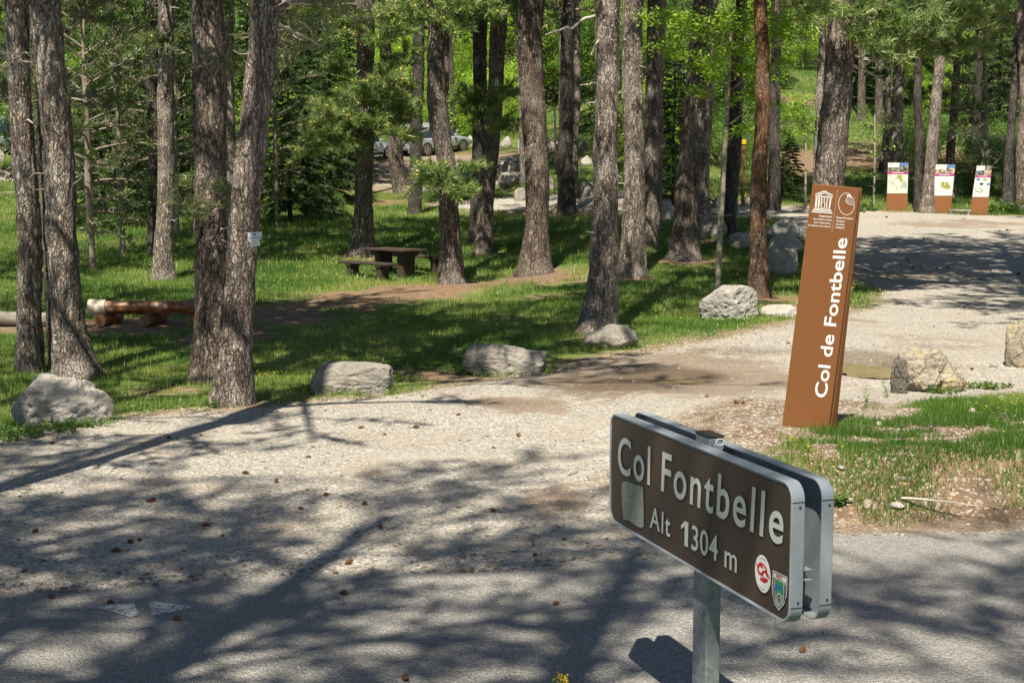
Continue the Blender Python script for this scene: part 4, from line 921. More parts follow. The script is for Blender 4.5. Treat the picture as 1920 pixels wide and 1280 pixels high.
def boulder(label, u0, u1, vt, vb, seed, m=None, depth=.7, rz=0., group='boulders round the gravel clearing', Y=None, **kw):
    g = G((u0+u1)/2, vb) if Y is None else at((u0+u1)/2, vb, Y)
    w = (u1-u0)*g.y/2500; h = max(.025, (vb-vt)*g.y/2500*.95)
    y = g.y+w*depth*.38; g = Vector((((u0+u1)/2-960)/2500*y*.995, y, 0)); g.z = gz(g.x, g.y)
    P, f = rockshape(seed, w, w*depth, h, sub=6 if w*2500/y > 110 else 5 if w*2500/y > 35 else 4, **kw)
    mb = MB(); mb.add(P, f); o = mb.build('boulder', m or M_LIME, smooth=True); o.location = g; o.rotation_euler = (0, 0, rz)
    tag(o, label, 'boulder', group); RING.append((g.x, g.y, w/2, w*depth/2, rz)); return o
boulder('big pale boulder in front of the two left pines, humped back', 8, 200, 698, 800, 3, M_LIME, .62, cuts=10, rough=.95, blobs=[(-.45, 0, 0, .62), (0, 0, -.05, .6), (.5, .1, -.2, .52), (.3, .25, .0, .45), (-.6, .1, .05, .5)])
boulder('flat topped oblong boulder between the leaning pine and the gravel', 578, 735, 676, 740, 5, M_GREYR, .5, cuts=9, boxy=.9, rough=.95)
boulder('rounded grey boulder at the grass edge, third from the left', 864, 1028, 641, 706, 8, M_GREYR, .55, cuts=11, boxy=.35, rough=1.15)
boulder('low shaded grey boulder at the foot of the big sunlit pine', 1096, 1200, 607, 656, 12, M_GREYR, .6, cuts=9)
boulder('white angular boulder in front of the reddish pine', 1313, 1428, 534, 602, 15, M_WHITE, .7, cuts=9, boxy=.4)
boulder('long flat stone lying between the white boulder and the tall brown sign', 1428, 1500, 570, 596, 17, M_LIME, .45, cuts=8, boxy=.5)
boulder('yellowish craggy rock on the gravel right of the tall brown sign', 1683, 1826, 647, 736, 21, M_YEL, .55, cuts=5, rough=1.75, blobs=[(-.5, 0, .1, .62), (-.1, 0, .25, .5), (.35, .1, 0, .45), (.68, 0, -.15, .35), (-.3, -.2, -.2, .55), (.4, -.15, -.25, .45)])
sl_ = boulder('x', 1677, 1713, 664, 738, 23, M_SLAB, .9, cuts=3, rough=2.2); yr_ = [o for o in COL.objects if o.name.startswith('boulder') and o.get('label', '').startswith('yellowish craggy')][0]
sl_.name = 'shade_face'; sl_.location.y -= .02; [sl_.__delitem__(k_) for k_ in ('label', 'category', 'group')]; sl_.parent = yr_; sl_.matrix_parent_inverse = Matrix.Translation(-yr_.location); sl_['label'] = 'dark stone standing for the shade on the left side'  # shade of the undercut left side, built as a dark stone
boulder('upright craggy stone cut by the right edge of the photo', 1896, 1945, 597, 690, 25, M_YEL, .8, cuts=7, rough=1.5)
boulder('big grey boulder in shade behind the dark pine and the birch stem', 1308, 1364, 396, 446, 31, M_GREYR, .8)
boulder('angular pale boulder between the dark pine and the reddish trunk', 1370, 1428, 436, 466, 33, M_LIME, .7, boxy=.4)
boulder('white humped boulder at the back of the stone heap by the massive pine', 1436, 1502, 410, 452, 35, M_WHITE, .7, cuts=4)
boulder('shaded grey boulder in the middle of the stone heap', 1440, 1508, 436, 480, 37, M_LIME, .7, cuts=3)
boulder('striped round boulder in front of the stone heap, left of the massive pine', 1441, 1500, 453, 518, 39, M_LIME, .8, cuts=5)
boulder('square boulder left beside the broad swollen pine', 1233, 1264, 376, 414, 41, M_LIME, .8, boxy=.6)
boulder('shaded block behind the big sunlit pine, on the gravel track', 1082, 1120, 342, 368, 43, M_GREYR, .8, boxy=.6)
boulder('small tan stone right of the middle pine, beside the gravel track', 1024, 1040, 330, 357, 45, M_LIME, .8)
boulder('rounded stone left of the middle pine, beside the gravel track', 963, 988, 352, 376, 47, M_GREYR, .8, boxy=.3)
boulder('blue-grey shaded boulder right of the close pair of pines', 934, 975, 322, 352, 49, M_GREYR, .8, cuts=5)
boulder('pointed boulder topping the shaded one right of the close pair', 935, 957, 302, 330, 50, M_GREYR, .8)
boulder('white pointed block on the parking edge right of the close pair', 937, 960, 256, 278, 51, M_WHITE, .7)
boulder('white block between the silver car and the close pair of pines', 872, 888, 253, 276, 53, M_WHITE, .7)
boulder('white upright block just left of the middle pine', 970, 982, 254, 280, 54, M_WHITE, .7)
boulder('white block between the middle pine and the dark blue-grey pine', 1025, 1048, 260, 282, 55, M_WHITE, .7)
boulder('bluish block right of the dark blue-grey pine, higher one', 1086, 1104, 264, 284, 57, M_GREYR, .7)
boulder('bluish block right of the dark blue-grey pine, lower one', 1088, 1112, 292, 312, 59, M_WHITE, .7)
boulder('dark boulder behind the birch stem beyond the gravel track', 1338, 1364, 365, 390, 61, M_GREYR, .8)
boulder('small round white stone left of the reddish trunk beyond the track', 1393, 1412, 368, 385, 63, M_WHITE, .8)
boulder('white stone at the left edge of the photo below the van', -22, 13, 277, 306, 65, M_WHITE, .7)
boulder('low stone in the grass left of the pine by the picnic table parking', 612, 660, 333, 350, 67, M_GREYR, .6)
boulder('small mossy stone hidden behind the tall brown sign', 1586, 1602, 508, 552, 69, M_GREYR, .8)
boulder('thin stone bank behind the middle information panel', 1788, 1806, 352, 366, 71, M_LIME, .8)

def ringgrass():
    rng = np.random.default_rng(77); X = []; Y_ = []; W_ = []
    for x, y, a, c, rz in RING:
        if y > 60 or a < .08: continue
        n = int(900*a); t = rng.uniform(0, 2*np.pi, n); k = 1.0+np.abs(rng.normal(0, .12, n)); px_ = x+a*k*np.cos(t); py_ = y+c*k*np.sin(t)
        q = vn(px_*5, py_*5, 0, 2) > .42; X.append(px_[q]); Y_.append(py_[q])
    x = np.concatenate(X); y = np.concatenate(Y_); sd = np.maximum(sdpoly(x, y, LOT), sdpoly(x, y, PARK)); q = sd < .35; x = x[q]; y = y[q]; n = len(x)
    z = height(x, y); L = rng.uniform(.05, .17, n); az = rng.uniform(0, 6.28, n); le = rng.uniform(.1, .8, n); d = np.stack([np.cos(az)*le, np.sin(az)*le, np.ones(n)], -1); d /= np.linalg.norm(d, axis=1)[:, None]
    a2 = rng.uniform(0, np.pi, n); p = np.stack([np.cos(a2), np.sin(a2), 0*a2], -1)*(.004+.0004*y)[:, None]; o = np.stack([x, y, z-.01], -1)
    mb = MB(); mb.add(np.stack([o-p/2, o+p/2, o+d*L[:, None]], 1).reshape(-1, 3), np.arange(n*3).reshape(-1, 3), 0, np.repeat(rng.uniform(.2, .9, n), 3))
    tag(mb.build('grass', M_GRASS), 'longer grass fringing the feet of the boulders', 'grass', kind='stuff')
ringgrass()
# loose stones on the bank, along the lot edge and where the road meets the gravel: uncountable
def stones(n, fn, smin, smax, seed, label, m):
    rng = np.random.default_rng(seed); v, f = ICO[3]; v, f = (lambda q: (np.array(q[0]), np.array(q[1])))(ico(1)); mb = MB()
    x, y = fn(rng, n); n = len(x); z = height(x, y); s = smin*(smax/smin)**(rng.uniform(0, 1, n)**2.6)
    V = v[None]*(1+rng.uniform(-.28, .28, (n, len(v), 1)))*s[:, None, None]*np.stack([rng.uniform(.8, 1.5, n), rng.uniform(.7, 1.1, n), rng.uniform(.35, .7, n)], -1)[:, None]
    a = rng.uniform(0, 6.28, n); c, s_ = np.cos(a)[:, None], np.sin(a)[:, None]
    V = np.stack([V[..., 0]*c-V[..., 1]*s_, V[..., 0]*s_+V[..., 1]*c, V[..., 2]], -1)+np.stack([x, y, z+s*.12], -1)[:, None]
    F = f[None]+(np.arange(n)*len(v))[:, None, None]
    mb.add(V.reshape(-1, 3), F.reshape(-1, 3), 0, np.repeat(rng.uniform(0, 1, n), len(v)))
    o = mb.build('loose_stones', m); tag(o, label, 'stones', kind='stuff')
b = NB('loose_stone'); r_ = b.attr('rnd'); b.principled(b.mix(.3, b.ramp(r_, [(0, (.13, .10, .07)), (.5, (.25, .20, .145)), (.85, (.42, .38, .31)), (1, (.6, .57, .5))]), b.noise(b.obj(), 50., 3), 'MULTIPLY'), .9); M_STONE = b.m
def f1(rng, n):
    x = rng.uniform(.6, 8.5, n); y = rng.uniform(8.9, 14.8, n); k = rng.uniform(0, 1, n) < .25+.75*sst(.42, .6, fbm(x*1.2, y*1.2, 0, 3, 5)); sd = sdpoly(x, y, VERGE); k &= sd > -.3*rng.uniform(0, 1, n); return x[k], y[k]
stones(16000, f1, .004, .022, 3, 'loose pale pebbles and crumbs on the roadside bank', M_STONE)
def f2(rng, n):
    y = 7.5+17*rng.uniform(0, 1, n)**1.6; x = rng.uniform(-.42, .42, n)*y; sr, sg, er, w_, v_ = fields(x, y)
    k = (sr < .05) & (sg > -.45) & (v_ < 0); p = .12+.9*np.exp(-np.abs(sg)/.35)+.5*np.exp(-np.abs(sr)/.22); k &= rng.uniform(0, 1, n) < p; return x[k], y[k]
stones(60000, f2, .004, .022, 4, 'loose gravel crumbs scattered over the gravel clearing and its edges', M_STONE)
for k, (u, v, w_, h_) in enumerate([(1660, 801, 12, 9), (1745, 723, 22, 9), (1894, 750, 20, 9), (1589, 893, 16, 6), (1643, 965, 18, 20), (1700, 965, 30, 12), (1457, 788, 12, 5), (1838, 772, 16, 10), (86, 824, 12, 8), (1698, 808, 8, 6), (1875, 690, 14, 9), (1560, 960, 14, 12)]):
    boulder(['white stone on the verge just right of the tall brown sign foot', 'flat white stone in front of the yellowish rock', 'white stone on the right verge near the photo edge', 'pale chip on the bank above the road sign end', 'tan stone sticking out of the earth bank', 'broad stone at the foot of the earth bank', 'flat chip left of the tall brown sign foot',
             'pale lump in the grass of the right verge', 'small tan stone in front of the big left boulder', 'tiny white stone in the verge grass', 'white stone between the yellowish rock and the photo edge', 'stone at the bank foot behind the road sign'][k], u-w_/2, u+w_/2, v-h_, v, 100+k, M_WHITE if k not in (4, 8, 11) else M_YEL, .8, group='small stones of the verge', cuts=4)
# ================================================================== PINE CONES, TWIGS, FLOWERS
b = NB('cone_scales'); b.principled(b.mix(b.noise(b.obj(), 90., 3), (.075, .035, .02), (.26, .13, .065)), .8); M_CONE = b.m
def cone_mesh(seed):
    rng = np.random.default_rng(seed); mb = MB(); L = .07
    mb.lathe([(.001, 0), (.012, .004), (.017, .02), (.015, .04), (.008, .06), (.001, .068)], 10)
    n = 70
    for i in range(n):
        t = (i+.5)/n; z = .004+t*.060; r = .020*math.sin(math.pi*min(1, .25+.68*t))*1.1+.002; a = i*2.399963
        d = np.array([math.cos(a), math.sin(a), .35-.3*t]); d /= np.linalg.norm(d); s = np.array([-math.sin(a), math.cos(a), 0])
        o = np.array([math.cos(a)*r*.55, math.sin(a)*r*.55, z]); w = .0075*math.sin(math.pi*min(1, .2+.7*t))+.001
        mb.add([o-s*w*.5, o+s*w*.5, o+d*r*.75+s*w, o+d*r*.75-s*w, o+d*r*.7+np.array([0, 0, .004])], [[0, 1, 2], [0, 2, 3], [3, 2, 4]])
    return mb.mesh('pine_cone', M_CONE)
CONES = [cone_mesh(i) for i in range(3)]
cone_px = [(103, 831), (312, 822), (30, 880), (327, 826), (584, 850+9), (671, 804), (774, 803), (720, 817), (554, 859), (803, 843), (518, 907), (605, 929), (680, 946), (747, 890), (922, 842), (975, 820), (443, 890), (467, 890), (455, 893), (275, 940), (291, 938), (249, 1018), (227, 1036), (383, 1043),
    (395, 988), (569, 957), (204, 1130), (336, 1167), (696, 997), (714, 990), (932, 969), (870, 1075), (886, 1075), (630, 1062), (646, 1061), (654, 1115), (103, 1123), (88, 1123), (597, 1027), (1037, 1135), (931, 962), (759, 1273), (1502, 1228), (1888, 1258), (1134, 1052), (1322, 745), (1384, 757), (1326, 848), (1027, 768),
    (1388, 758), (1820, 693), (441, 810), (862, 777), (842, 774), (1700, 486), (1702, 492), (1715, 504), (1724, 503), (1667, 510), (1745, 515), (1757, 504), (1776, 504), (1690, 497), (1650, 470), (1730, 448), (1765, 571), (1841, 524), (1866, 517), (1790, 520), (1600, 412), (1660, 408), (1805, 412), (1876, 411), (1904, 413), (1873, 434), (1891, 432), (1860, 508), (1906, 515), (1640, 460), (1617, 506), (1635, 462), (1770, 460),
    (1812, 578), (1611, 602), (1680, 465), (1888, 453), (720, 875), (260, 1013), (384, 1046), (1000, 1040), (60, 1000), (1150, 690), (1480, 645)]
for k, (u, v) in enumerate(cone_px):
    if k % 5 == 3 or k % 7 == 2: continue
    g = G(u, v); o = bpy.data.objects.new('pine_cone', CONES[k % 3]); link(o); s = .45+.3*random.Random(k).random()
    if g.y > 18: s *= 1.5
    o.location = (g.x, g.y, g.z+.016*s); o.scale = (s, s*(.7+.4*random.Random(k+3).random()), s*1.5); o.rotation_euler = (R(90)+random.Random(k+5).uniform(-.4, .4), random.Random(k+9).uniform(0, 6), random.Random(k+2).uniform(0, 6.28))
    tag(o, 'brown pine cone lying on the road or the gravel', 'pine cone', 'pine cones on the road and gravel')
# twigs and splinters on the ground
for k, (u, v, L, a, lab) in enumerate([(838, 663, .45, .1, 'bare stick poking from the grass left of the third boulder'), (80, 815, .2, .2, 'short pale stick before the big left boulder'), (1065, 893, .25, 1.0, 'pale wood splinter lying on the gravel near the road sign'), (1690, 945, .55, -.5, 'bare root sticking from the earth bank'),
        (1740, 830, .4, -.5, 'weathered root on the right verge'), (1210, 690, .3, .4, 'thin twig on the muddy gravel'), (400, 735, .3, 1., 'twig on the needle litter left of the leaning pine'), (1010, 525, .5, .1, 'fallen stick beside the middle pine'), (700, 600, .4, .2, 'fallen stick on the bare earth path')]):
    g = G(u, v); rng = np.random.default_rng(k+40); mb = MB(); P = limb((0, 0, .02), a, L, .08, rng, 9, .1, .6); mb.tube(P, np.linspace(.011, .004, 9), 6, 0, True, wob=.4)
    o = mb.build('stick', M_DEAD if k in (1, 2, 3) else M_TWIG, smooth=True, loc=g); tag(o, lab, 'stick', 'sticks on the ground')
# wild flowers
M_PETY = plain('yellow_petals', (.80, .60, .02), .6, var=.05); M_PETP = plain('pink_petals', (.55, .16, .42), .6, var=.1); M_STALK = plain('green_stalk', (.08, .16, .03), .7)
def flowers(name, label, n, fn, size, hgt, m, seed):
    rng = np.random.default_rng(seed); x, y = fn(rng, n); n = len(x); z = height(x, y); h = hgt*rng.uniform(.6, 1.3, n)*(1+np.clip(y-15, 0, 30)*.02); mb = MB()
    s = (size+.00022*np.maximum(y-14, 0)*4)*rng.uniform(.7, 1.3, n); k = 5
    for q in range(k):
        a = q*2*math.pi/k+rng.uniform(0, 1, n)*.2; c = np.stack([x, y, z+h], -1); d = np.stack([np.cos(a), np.sin(a), rng.uniform(.0, .5, n)], -1); p = np.stack([-np.sin(a), np.cos(a), 0*a], -1)
        V = np.stack([c, c+d*s[:, None]*.7+p*s[:, None]*.4, c+d*s[:, None], c+d*s[:, None]*.7-p*s[:, None]*.4], 1); mb.add(V.reshape(-1, 3), np.arange(n*4).reshape(-1, 4), 0)
    c0 = np.stack([x, y, z], -1); c1 = np.stack([x, y, z+h], -1); w = np.array([.0015, .0015, 0]); V = np.stack([c0-w, c0+w, c1+w*.5], 1); mb.add(V.reshape(-1, 3), np.arange(n*3).reshape(-1, 3), 1)
    tag(mb.build(name, [m, M_STALK]), label, 'flowers', kind='stuff')
def fy(rng, n):
    k = rng.integers(0, len(grx), n*4); x = grx[k]; y = gry[k]; c = fbm(x*.45, y*.45, 0, 2, 71); q = rng.uniform(0, 1, len(x)) < sst(.5, .72, c)*.9+.04; return x[q][:n], y[q][:n]
flowers('yellow_flowers', 'tiny yellow wild flowers dotted over the grass', 1500, fy, .011, .13, M_PETY, 3)
fp = [G(u, v) for u, v in [(1740, 812), (1790, 825), (1700, 865), (1730, 810), (1800, 830), (1890, 795), (1895, 800), (1880, 792), (1680, 812), (1620, 812), (1760, 815)]]
def ff(rng, n):
    i = rng.integers(0, len(fp), n); return np.array([fp[k].x for k in i])+rng.normal(0, .06, n), np.array([fp[k].y for k in i])+rng.normal(0, .06, n)
flowers('pink_flowers', 'tiny pink wild flowers on the right verge', 70, ff, .008, .05, M_PETP, 4)
fq = [G(u, v) for u, v in [(1485, 838), (1520, 868), (1550, 870), (1840, 780), (1900, 765), (1910, 770), (1840, 782), (1880, 775), (505, 712), (495, 711), (515, 713), (488, 708), (215, 700), (120, 700), (205, 708)]]
def fg(rng, n):
    i = rng.integers(0, len(fq), n); return np.array([fq[k].x for k in i])+rng.normal(0, .05, n), np.array([fq[k].y for k in i])+rng.normal(0, .08, n)
flowers('yellow_flowers', 'small yellow flowers in clumps on the verge and by the pine foot', 80, fg, .010, .07, M_PETY, 5)
# leafy weeds at the boulders and on the bank
M_WEED = foliage('weed_leaves', (.06, .12, .025), (.11, .20, .04), (.20, .28, .07), .4, 4.)
def weed(lab, u, v, n, L, hgt, spread, k, grp='leafy weeds at the boulders and the verge'):
    g = G(u, v); rng = np.random.default_rng(k+300); mb = MB()
    for s in range(n):
        a = rng.uniform(0, 6.28); h = hgt*rng.uniform(.5, 1.1); o = np.array([math.cos(a)*spread*rng.uniform(0, 1), math.sin(a)*spread*rng.uniform(0, 1)*.6, 0])
        P = np.array([o+[0, 0, -.02], o+[0, .0, h*.5], o+np.array([math.cos(a)*.3*h, math.sin(a)*.3*h, h])]); mb.tube(P, [.003, .0025, .001], 3, 0, False)
        m = 7; C = o+np.array([math.cos(a)*.2*h, math.sin(a)*.2*h, 0])*rng.uniform(0, 1, (m, 1))+np.array([0, 0, 1])*h*rng.uniform(.1, 1, (m, 1)); mb.leaves(C, L, L*.45, rng, 1, .4)
    tag(mb.build('leafy_weeds', [M_STALK, M_WEED], loc=g), lab, 'weeds', kind='stuff')
for k, a in enumerate([('leafy weeds at the left foot of the big left boulder', 15, 822, 60, .06, .12, .35), ('leafy weeds before the middle of the big left boulder', 70, 812, 60, .05, .10, .4), ('leafy weeds at the right foot of the big left boulder', 140, 800, 50, .05, .09, .35), ('leafy weed patch right of the big left boulder', 230, 772, 40, .045, .07, .35),
        ('low green weeds between the big left boulder and the leaning pine', 290, 765, 40, .04, .06, .4), ('green weeds at the foot of the leaning pine', 405, 762, 40, .045, .08, .3), ('single leafy weed before the flat topped boulder', 650, 738, 10, .06, .09, .05), ('grassy weed right of the flat topped boulder', 745, 715, 30, .06, .10, .2), ('weeds before the third boulder', 905, 704, 34, .06, .10, .35),
        ('weed at the right end of the third boulder', 1010, 694, 24, .06, .10, .25), ('thin tall weed between the tall brown sign and the yellowish rock', 1626, 765, 6, .03, .20, .02), ('second thin weed left of the yellowish rock', 1662, 745, 6, .03, .18, .02), ('weeds under the yellowish rock', 1770, 738, 24, .05, .07, .2), ('weeds right of the yellowish rock', 1850, 728, 40, .06, .08, .3),
        ('weed hanging on the bank behind the road sign', 1570, 950, 10, .06, .06, .05), ('fern-like weeds right of the right panel', 1890, 400, 60, .2, .35, .8), ('weeds between panels and pines', 1600, 396, 60, .2, .35, .9), ('weeds before the white boulder', 1370, 606, 30, .07, .10, .4), ('green weeds in front of the stone heap', 1420, 480, 24, .09, .14, .4)]):
    weed(*a, k)
g = Vector(((1052-960)/2500*5.6, 5.6, gz(.2, 5.6)))
mb = MB(); rng = np.random.default_rng(1); top = at(1054, 1266, 5.6)
for q in range(9):
    o = np.array([rng.normal(0, .03), rng.normal(0, .03), 0]); e_ = np.array([top.x-g.x+rng.normal(0, .022), rng.normal(0, .02), top.z-g.z-.02+rng.uniform(-.02, .015)]); mb.tube(np.array([o, (o+e_)/2+[.004, 0, .01], e_]), [.0025, .002, .0012], 4, 0)
    C = e_+rng.normal(0, .006, (9, 3)); mb.leaves(C, .014, .012, rng, 1, .8)
tag(mb.build('yellow_flower_plant', [M_STALK, M_PETY], loc=g), 'yellow flowering plant poking up at the bottom edge of the photo', 'flower')
# ================================================================== SIGNS
class Plane:
    def __init__(s, o, ex, n):
        s.o = Vector(o); s.ex = Vector(ex).normalized(); s.n = Vector(n).normalized(); s.ey = s.n.cross(s.ex).normalized()
        if s.ey.z < 0: s.ey = -s.ey
    def uv(s, u, v):
        d = pxray(u, v); c = Vector((0, 0, CAM_Z)); t = (s.o-c).dot(s.n)/d.dot(s.n); p = c+d*t-s.o
        return np.array([p.dot(s.ex), p.dot(s.ey)])
    def w(s, a, b, off=.002): return np.array(s.o+s.ex*a+s.ey*b+s.n*off)
_capH = {}
def text2d(body, bold=0., space=1.):
    cu = bpy.data.curves.new('t', 'FONT'); cu.body = body; cu.size = 1; cu.offset = bold; cu.space_character = space; cu.resolution_u = 6
    o = bpy.data.objects.new('t', cu); COL.objects.link(o); bpy.context.view_layer.update()
    me = o.to_mesh(); v = np.array([x.co[:2] for x in me.vertices]); f = [list(p.vertices) for p in me.polygons]
    o.to_mesh_clear(); bpy.data.objects.remove(o); bpy.data.curves.remove(cu); return v, f
def capheight(bold=0.):
    if bold not in _capH: _capH[bold] = text2d('H', bold)[0][:, 1].max()
    return _capH[bold]
def poly_obj(name, V, F, m, parent):
    me = bpy.data.meshes.new(name); me.from_pydata([tuple(x) for x in V], [], F); me.materials.append(m); me.update()
    o = bpy.data.objects.new(name, me); link(o, parent)
    if parent is not None: o.matrix_parent_inverse = Matrix.Translation(-parent.location)
    return o
class Art:
    """flat printed shapes on a plane, gathered per material"""
    def __init__(s, pl): s.pl = pl; s.d = {}
    def poly(s, pts, m, off=.002, px=True):
        P = [s.pl.uv(*p) if px else p for p in pts]; V, F = s.d.setdefault(m.name, ([], [])); n = len(V)
        V += [s.pl.w(a, b, off) for a, b in P]; F.append(list(range(n, n+len(P))))
    def disc(s, c, ax, ay, m, off=.002, n=28, a0=0, a1=2*math.pi, px=True, inner=0.):
        """c centre, ax / ay px points at the ends of the half axes"""
        C = s.pl.uv(*c) if px else np.array(c); A = (s.pl.uv(*ax) if px else np.array(ax))-C; B = (s.pl.uv(*ay) if px else np.array(ay))-C
        th = np.linspace(a0, a1, n)
        o = [C+A*math.cos(t)+B*math.sin(t) for t in th]
        if inner:
            i = [C+(A*math.cos(t)+B*math.sin(t))*inner for t in th]
            for k in range(n-1): s.poly([o[k], o[k+1], i[k+1], i[k]], m, off, False)
        else: s.poly(o[:-1] if abs(a1-a0-2*math.pi) < 1e-6 else o, m, off, False)
    def line(s, pts, w, m, off=.002):
        for (a, b) in zip(pts[:-1], pts[1:]):
            A = s.pl.uv(*a); B = s.pl.uv(*b); d = B-A; L = np.linalg.norm(d)+1e-9; n = np.array([-d[1], d[0]])/L*w/2; e = d/L*w*.3
            s.poly([A-n-e, B-n+e, B+n+e, A+n-e], m, off, False)
    def text(s, body, A, B, C, m, bold=.0, off=.002, space=1.):
        """A baseline start px, B baseline end px, C px at cap height above A"""
        v, f = text2d(body, bold, space); x0, x1 = v[:, 0].min(), v[:, 0].max(); ch = capheight(bold)
        a, b_, c = s.pl.uv(*A), s.pl.uv(*B), s.pl.uv(*C); X = (v[:, 0]-x0)/(x1-x0); Z = v[:, 1]/ch
        V, F = s.d.setdefault(m.name, ([], [])); n = len(V)
        V += [s.pl.w(*(a+(b_-a)*p+(c-a)*q), off) for p, q in zip(X, Z)]; F += [[i+n for i in q] for q in f]
    def build(s, parent, names):
        for k, (V, F) in s.d.items(): poly_obj(names.get(k, 'print'), V, F, bpy.data.materials[k], parent)
        s.d = {}
# ---------------- road sign "Col Fontbelle"
b = NB('brown_reflective_film'); co = b.obj(); cs_ = b.n('TexWave', {'Vector': co, 'Scale': 60., 'Distortion': .0}, bands_direction='DIAGONAL').outputs[0]; n = b.noise(co, 5., 4)
colr = b.mix(b.math('MULTIPLY', cs_, .25), (.058, .040, .029), (.085, .060, .044)); colr = b.mix(b.math('MULTIPLY', n, .25), colr, (.10, .085, .07))
b.principled(colr, .34, b.bump(n, .05, .004), 0, .45); M_FILM = b.m
b = NB('sign_letter_film'); co = b.obj(); n = b.noise(co, 14., 4); b.principled(b.mix(n, (.50, .53, .48), (.64, .66, .60)), .5, None, 0, .4); M_LETT = b.m
M_ALU = plain('grey_painted_aluminium', (.36, .41, .45), .38, .25, .5, .05, 20); M_ALUD = plain('inner_grey_aluminium', (.30, .345, .375), .45, .2, .4, .08, 8)
b = NB('galvanised_post'); co = b.obj(); v_ = b.n('SeparateColor', {0: b.vor(co, 42., 'F1', 'Color')}).outputs[0]; b.principled(b.mix(v_, (.22, .25, .26), (.34, .37, .38)), .5, None, .45, .4); M_GALV = b.m
M_WHITE_P = plain('white_print', (.78, .78, .76), .5, var=.03); M_RED_P = plain('red_print', (.55, .03, .025), .5, var=.05); M_BLUE_P = plain('blue_print', (.03, .14, .42), .5, var=.05)
M_GREEN_P = plain('green_print', (.03, .30, .06), .5, var=.05); M_BLACK_P = plain('black_print', (.02, .02, .02), .5, var=.05); M_GREY_P = plain('grey_print', (.42, .42, .42), .5, var=.05)
M_CAP = plain('dark_plastic_cap', (.04, .038, .03), .5)
def solveY(a, b_, h):
    z1 = at(*a, 1.); z2 = at(*b_, 1.); return h/((z1.z-CAM_Z)-(z2.z-CAM_Z))
YL = solveY((1143, 777), (1146, 980), .5); YR = solveY((1488, 900), (1483, 1168), .5)
PL = at(1144, 777, YL); PR = at(1487, 900, YR); zt = (PL.z+PR.z)/2; zb = zt-.5
dx = Vector((PR.x-PL.x, PR.y-PL.y, 0)); WID = dx.length; dx.normalize(); nf = Vector((dx.y, -dx.x, 0)); nf = nf if nf.y < 0 else -nf
print('sign', YL, YR, PL, PR, WID, nf)
spl = Plane((PL.x, PL.y, zb), dx, nf)
Mx = Matrix(((dx.x, -nf.x, 0, PL.x), (dx.y, -nf.y, 0, PL.y), (0, 0, 1, zb), (0, 0, 0, 1)))
# find the post position along the panel
best = min(np.arange(.3, 1.2, .005), key=lambda q: abs(proj((lambda p: (p.x, p.y, zt))(PL+dx*q-nf*.048))[0]-1303 ))
PX0 = best; PXC = PX0+.055
base = PL+dx*PXC-nf*.0815; base.z = gz(base.x, base.y)
sign = empty('road_sign', base); tag(sign, 'low grey framed road sign reading Col Fontbelle Alt 1304 m', 'road sign')
inv = Matrix.Translation(-base)
def put(mb, name, m, parent=sign, smooth=False, bevel=0.):
    v = np.concatenate(mb.v); A = np.array(inv @ Mx); v = v @ A[:3, :3].T+A[:3, 3]; mb.v = [v]
    return mb.build(name, m, parent, smooth, bevel=bevel)
def rrect(w, h, r, ins=0., n=9):
    P = []
    for cx, cz, a in ((w-r, h-r, 0), (r, h-r, 90), (r, r, 180), (w-r, r, 270)):
        for t in np.linspace(a, a+90, n): P.append((cx+(r-ins)*math.cos(R(t)), cz+(r-ins)*math.sin(R(t))))
    return np.array(P)
def panel(y0, y1, open_back=True):
    """rim from y0 to y1; the plate is at the y0 side when open_back"""
    mb = MB(); o = rrect(WID, .5, .062); i = rrect(WID, .5, .062, .004); lp = rrect(WID, .5, .062, .012); n = len(o); k = np.arange(n); k2 = (k+1) % n
    s = 1 if open_back else -1; yf, yb = (y0, y1) if open_back else (y1, y0)
    def ring(P, y): return np.stack([P[:, 0], np.full(n, y), P[:, 1]], -1)
    V = np.vstack([ring(lp, yf+s*.004), ring(lp, yf), ring(i, yf-s*.002), ring(o, yf+s*.002), ring(o, yb), ring(i, yb), ring(i, yf+s*.005)])
    F = []
    for q in range(6): F.append(np.stack([q*n+k, q*n+k2, (q+1)*n+k2, (q+1)*n+k], -1))
    mb.add(V, np.vstack(F)); c = np.array([[WID/2, yf+s*.005, .25]]); mb.add(np.vstack([ring(i, yf+s*.005), c]), np.stack([np.full(n, n), k, k2], -1)); return mb
pf = put(panel(0, .048), 'front_panel', M_ALU, smooth=False); pb = put(panel(.115, .163, False), 'rear_panel', M_ALU)
mb = MB(); lp = rrect(WID, .5, .062, .0115); n = len(lp); k = np.arange(n); mb.add(np.vstack([np.stack([lp[:, 0], np.full(n, .0028), lp[:, 1]], -1), [[WID/2, .0028, .25]]]), np.stack([np.full(n, n), k, (k+1) % n], -1))
sf = put(mb, 'sign_face', M_FILM)
mb = MB(); lp = rrect(WID, .5, .062, .0115); mb.add(np.vstack([np.stack([lp[:, 0], np.full(n, .1602), lp[:, 1]], -1), [[WID/2, .1602, .25]]]), np.stack([np.full(n, n), (k+1) % n, k], -1)); put(mb, 'sign_face', M_FILM)
# seams and rivets on the right rims
for y0 in (0, .115):
    mb = MB()
    for z in (.065, .435): mb.box((WID+.0004, y0+.024, z), (.0012, .047, .0028))
    o_ = put(mb, 'rim_joint', M_BLACK_P)
    mb = MB()
    for z in (.083, .417): mb.lathe([(.0001, .0035), (.004, .003), (.0048, 0)], 10, 0, 'x', (WID, y0+.03, z))
    put(mb, 'rivet', M_CAP)
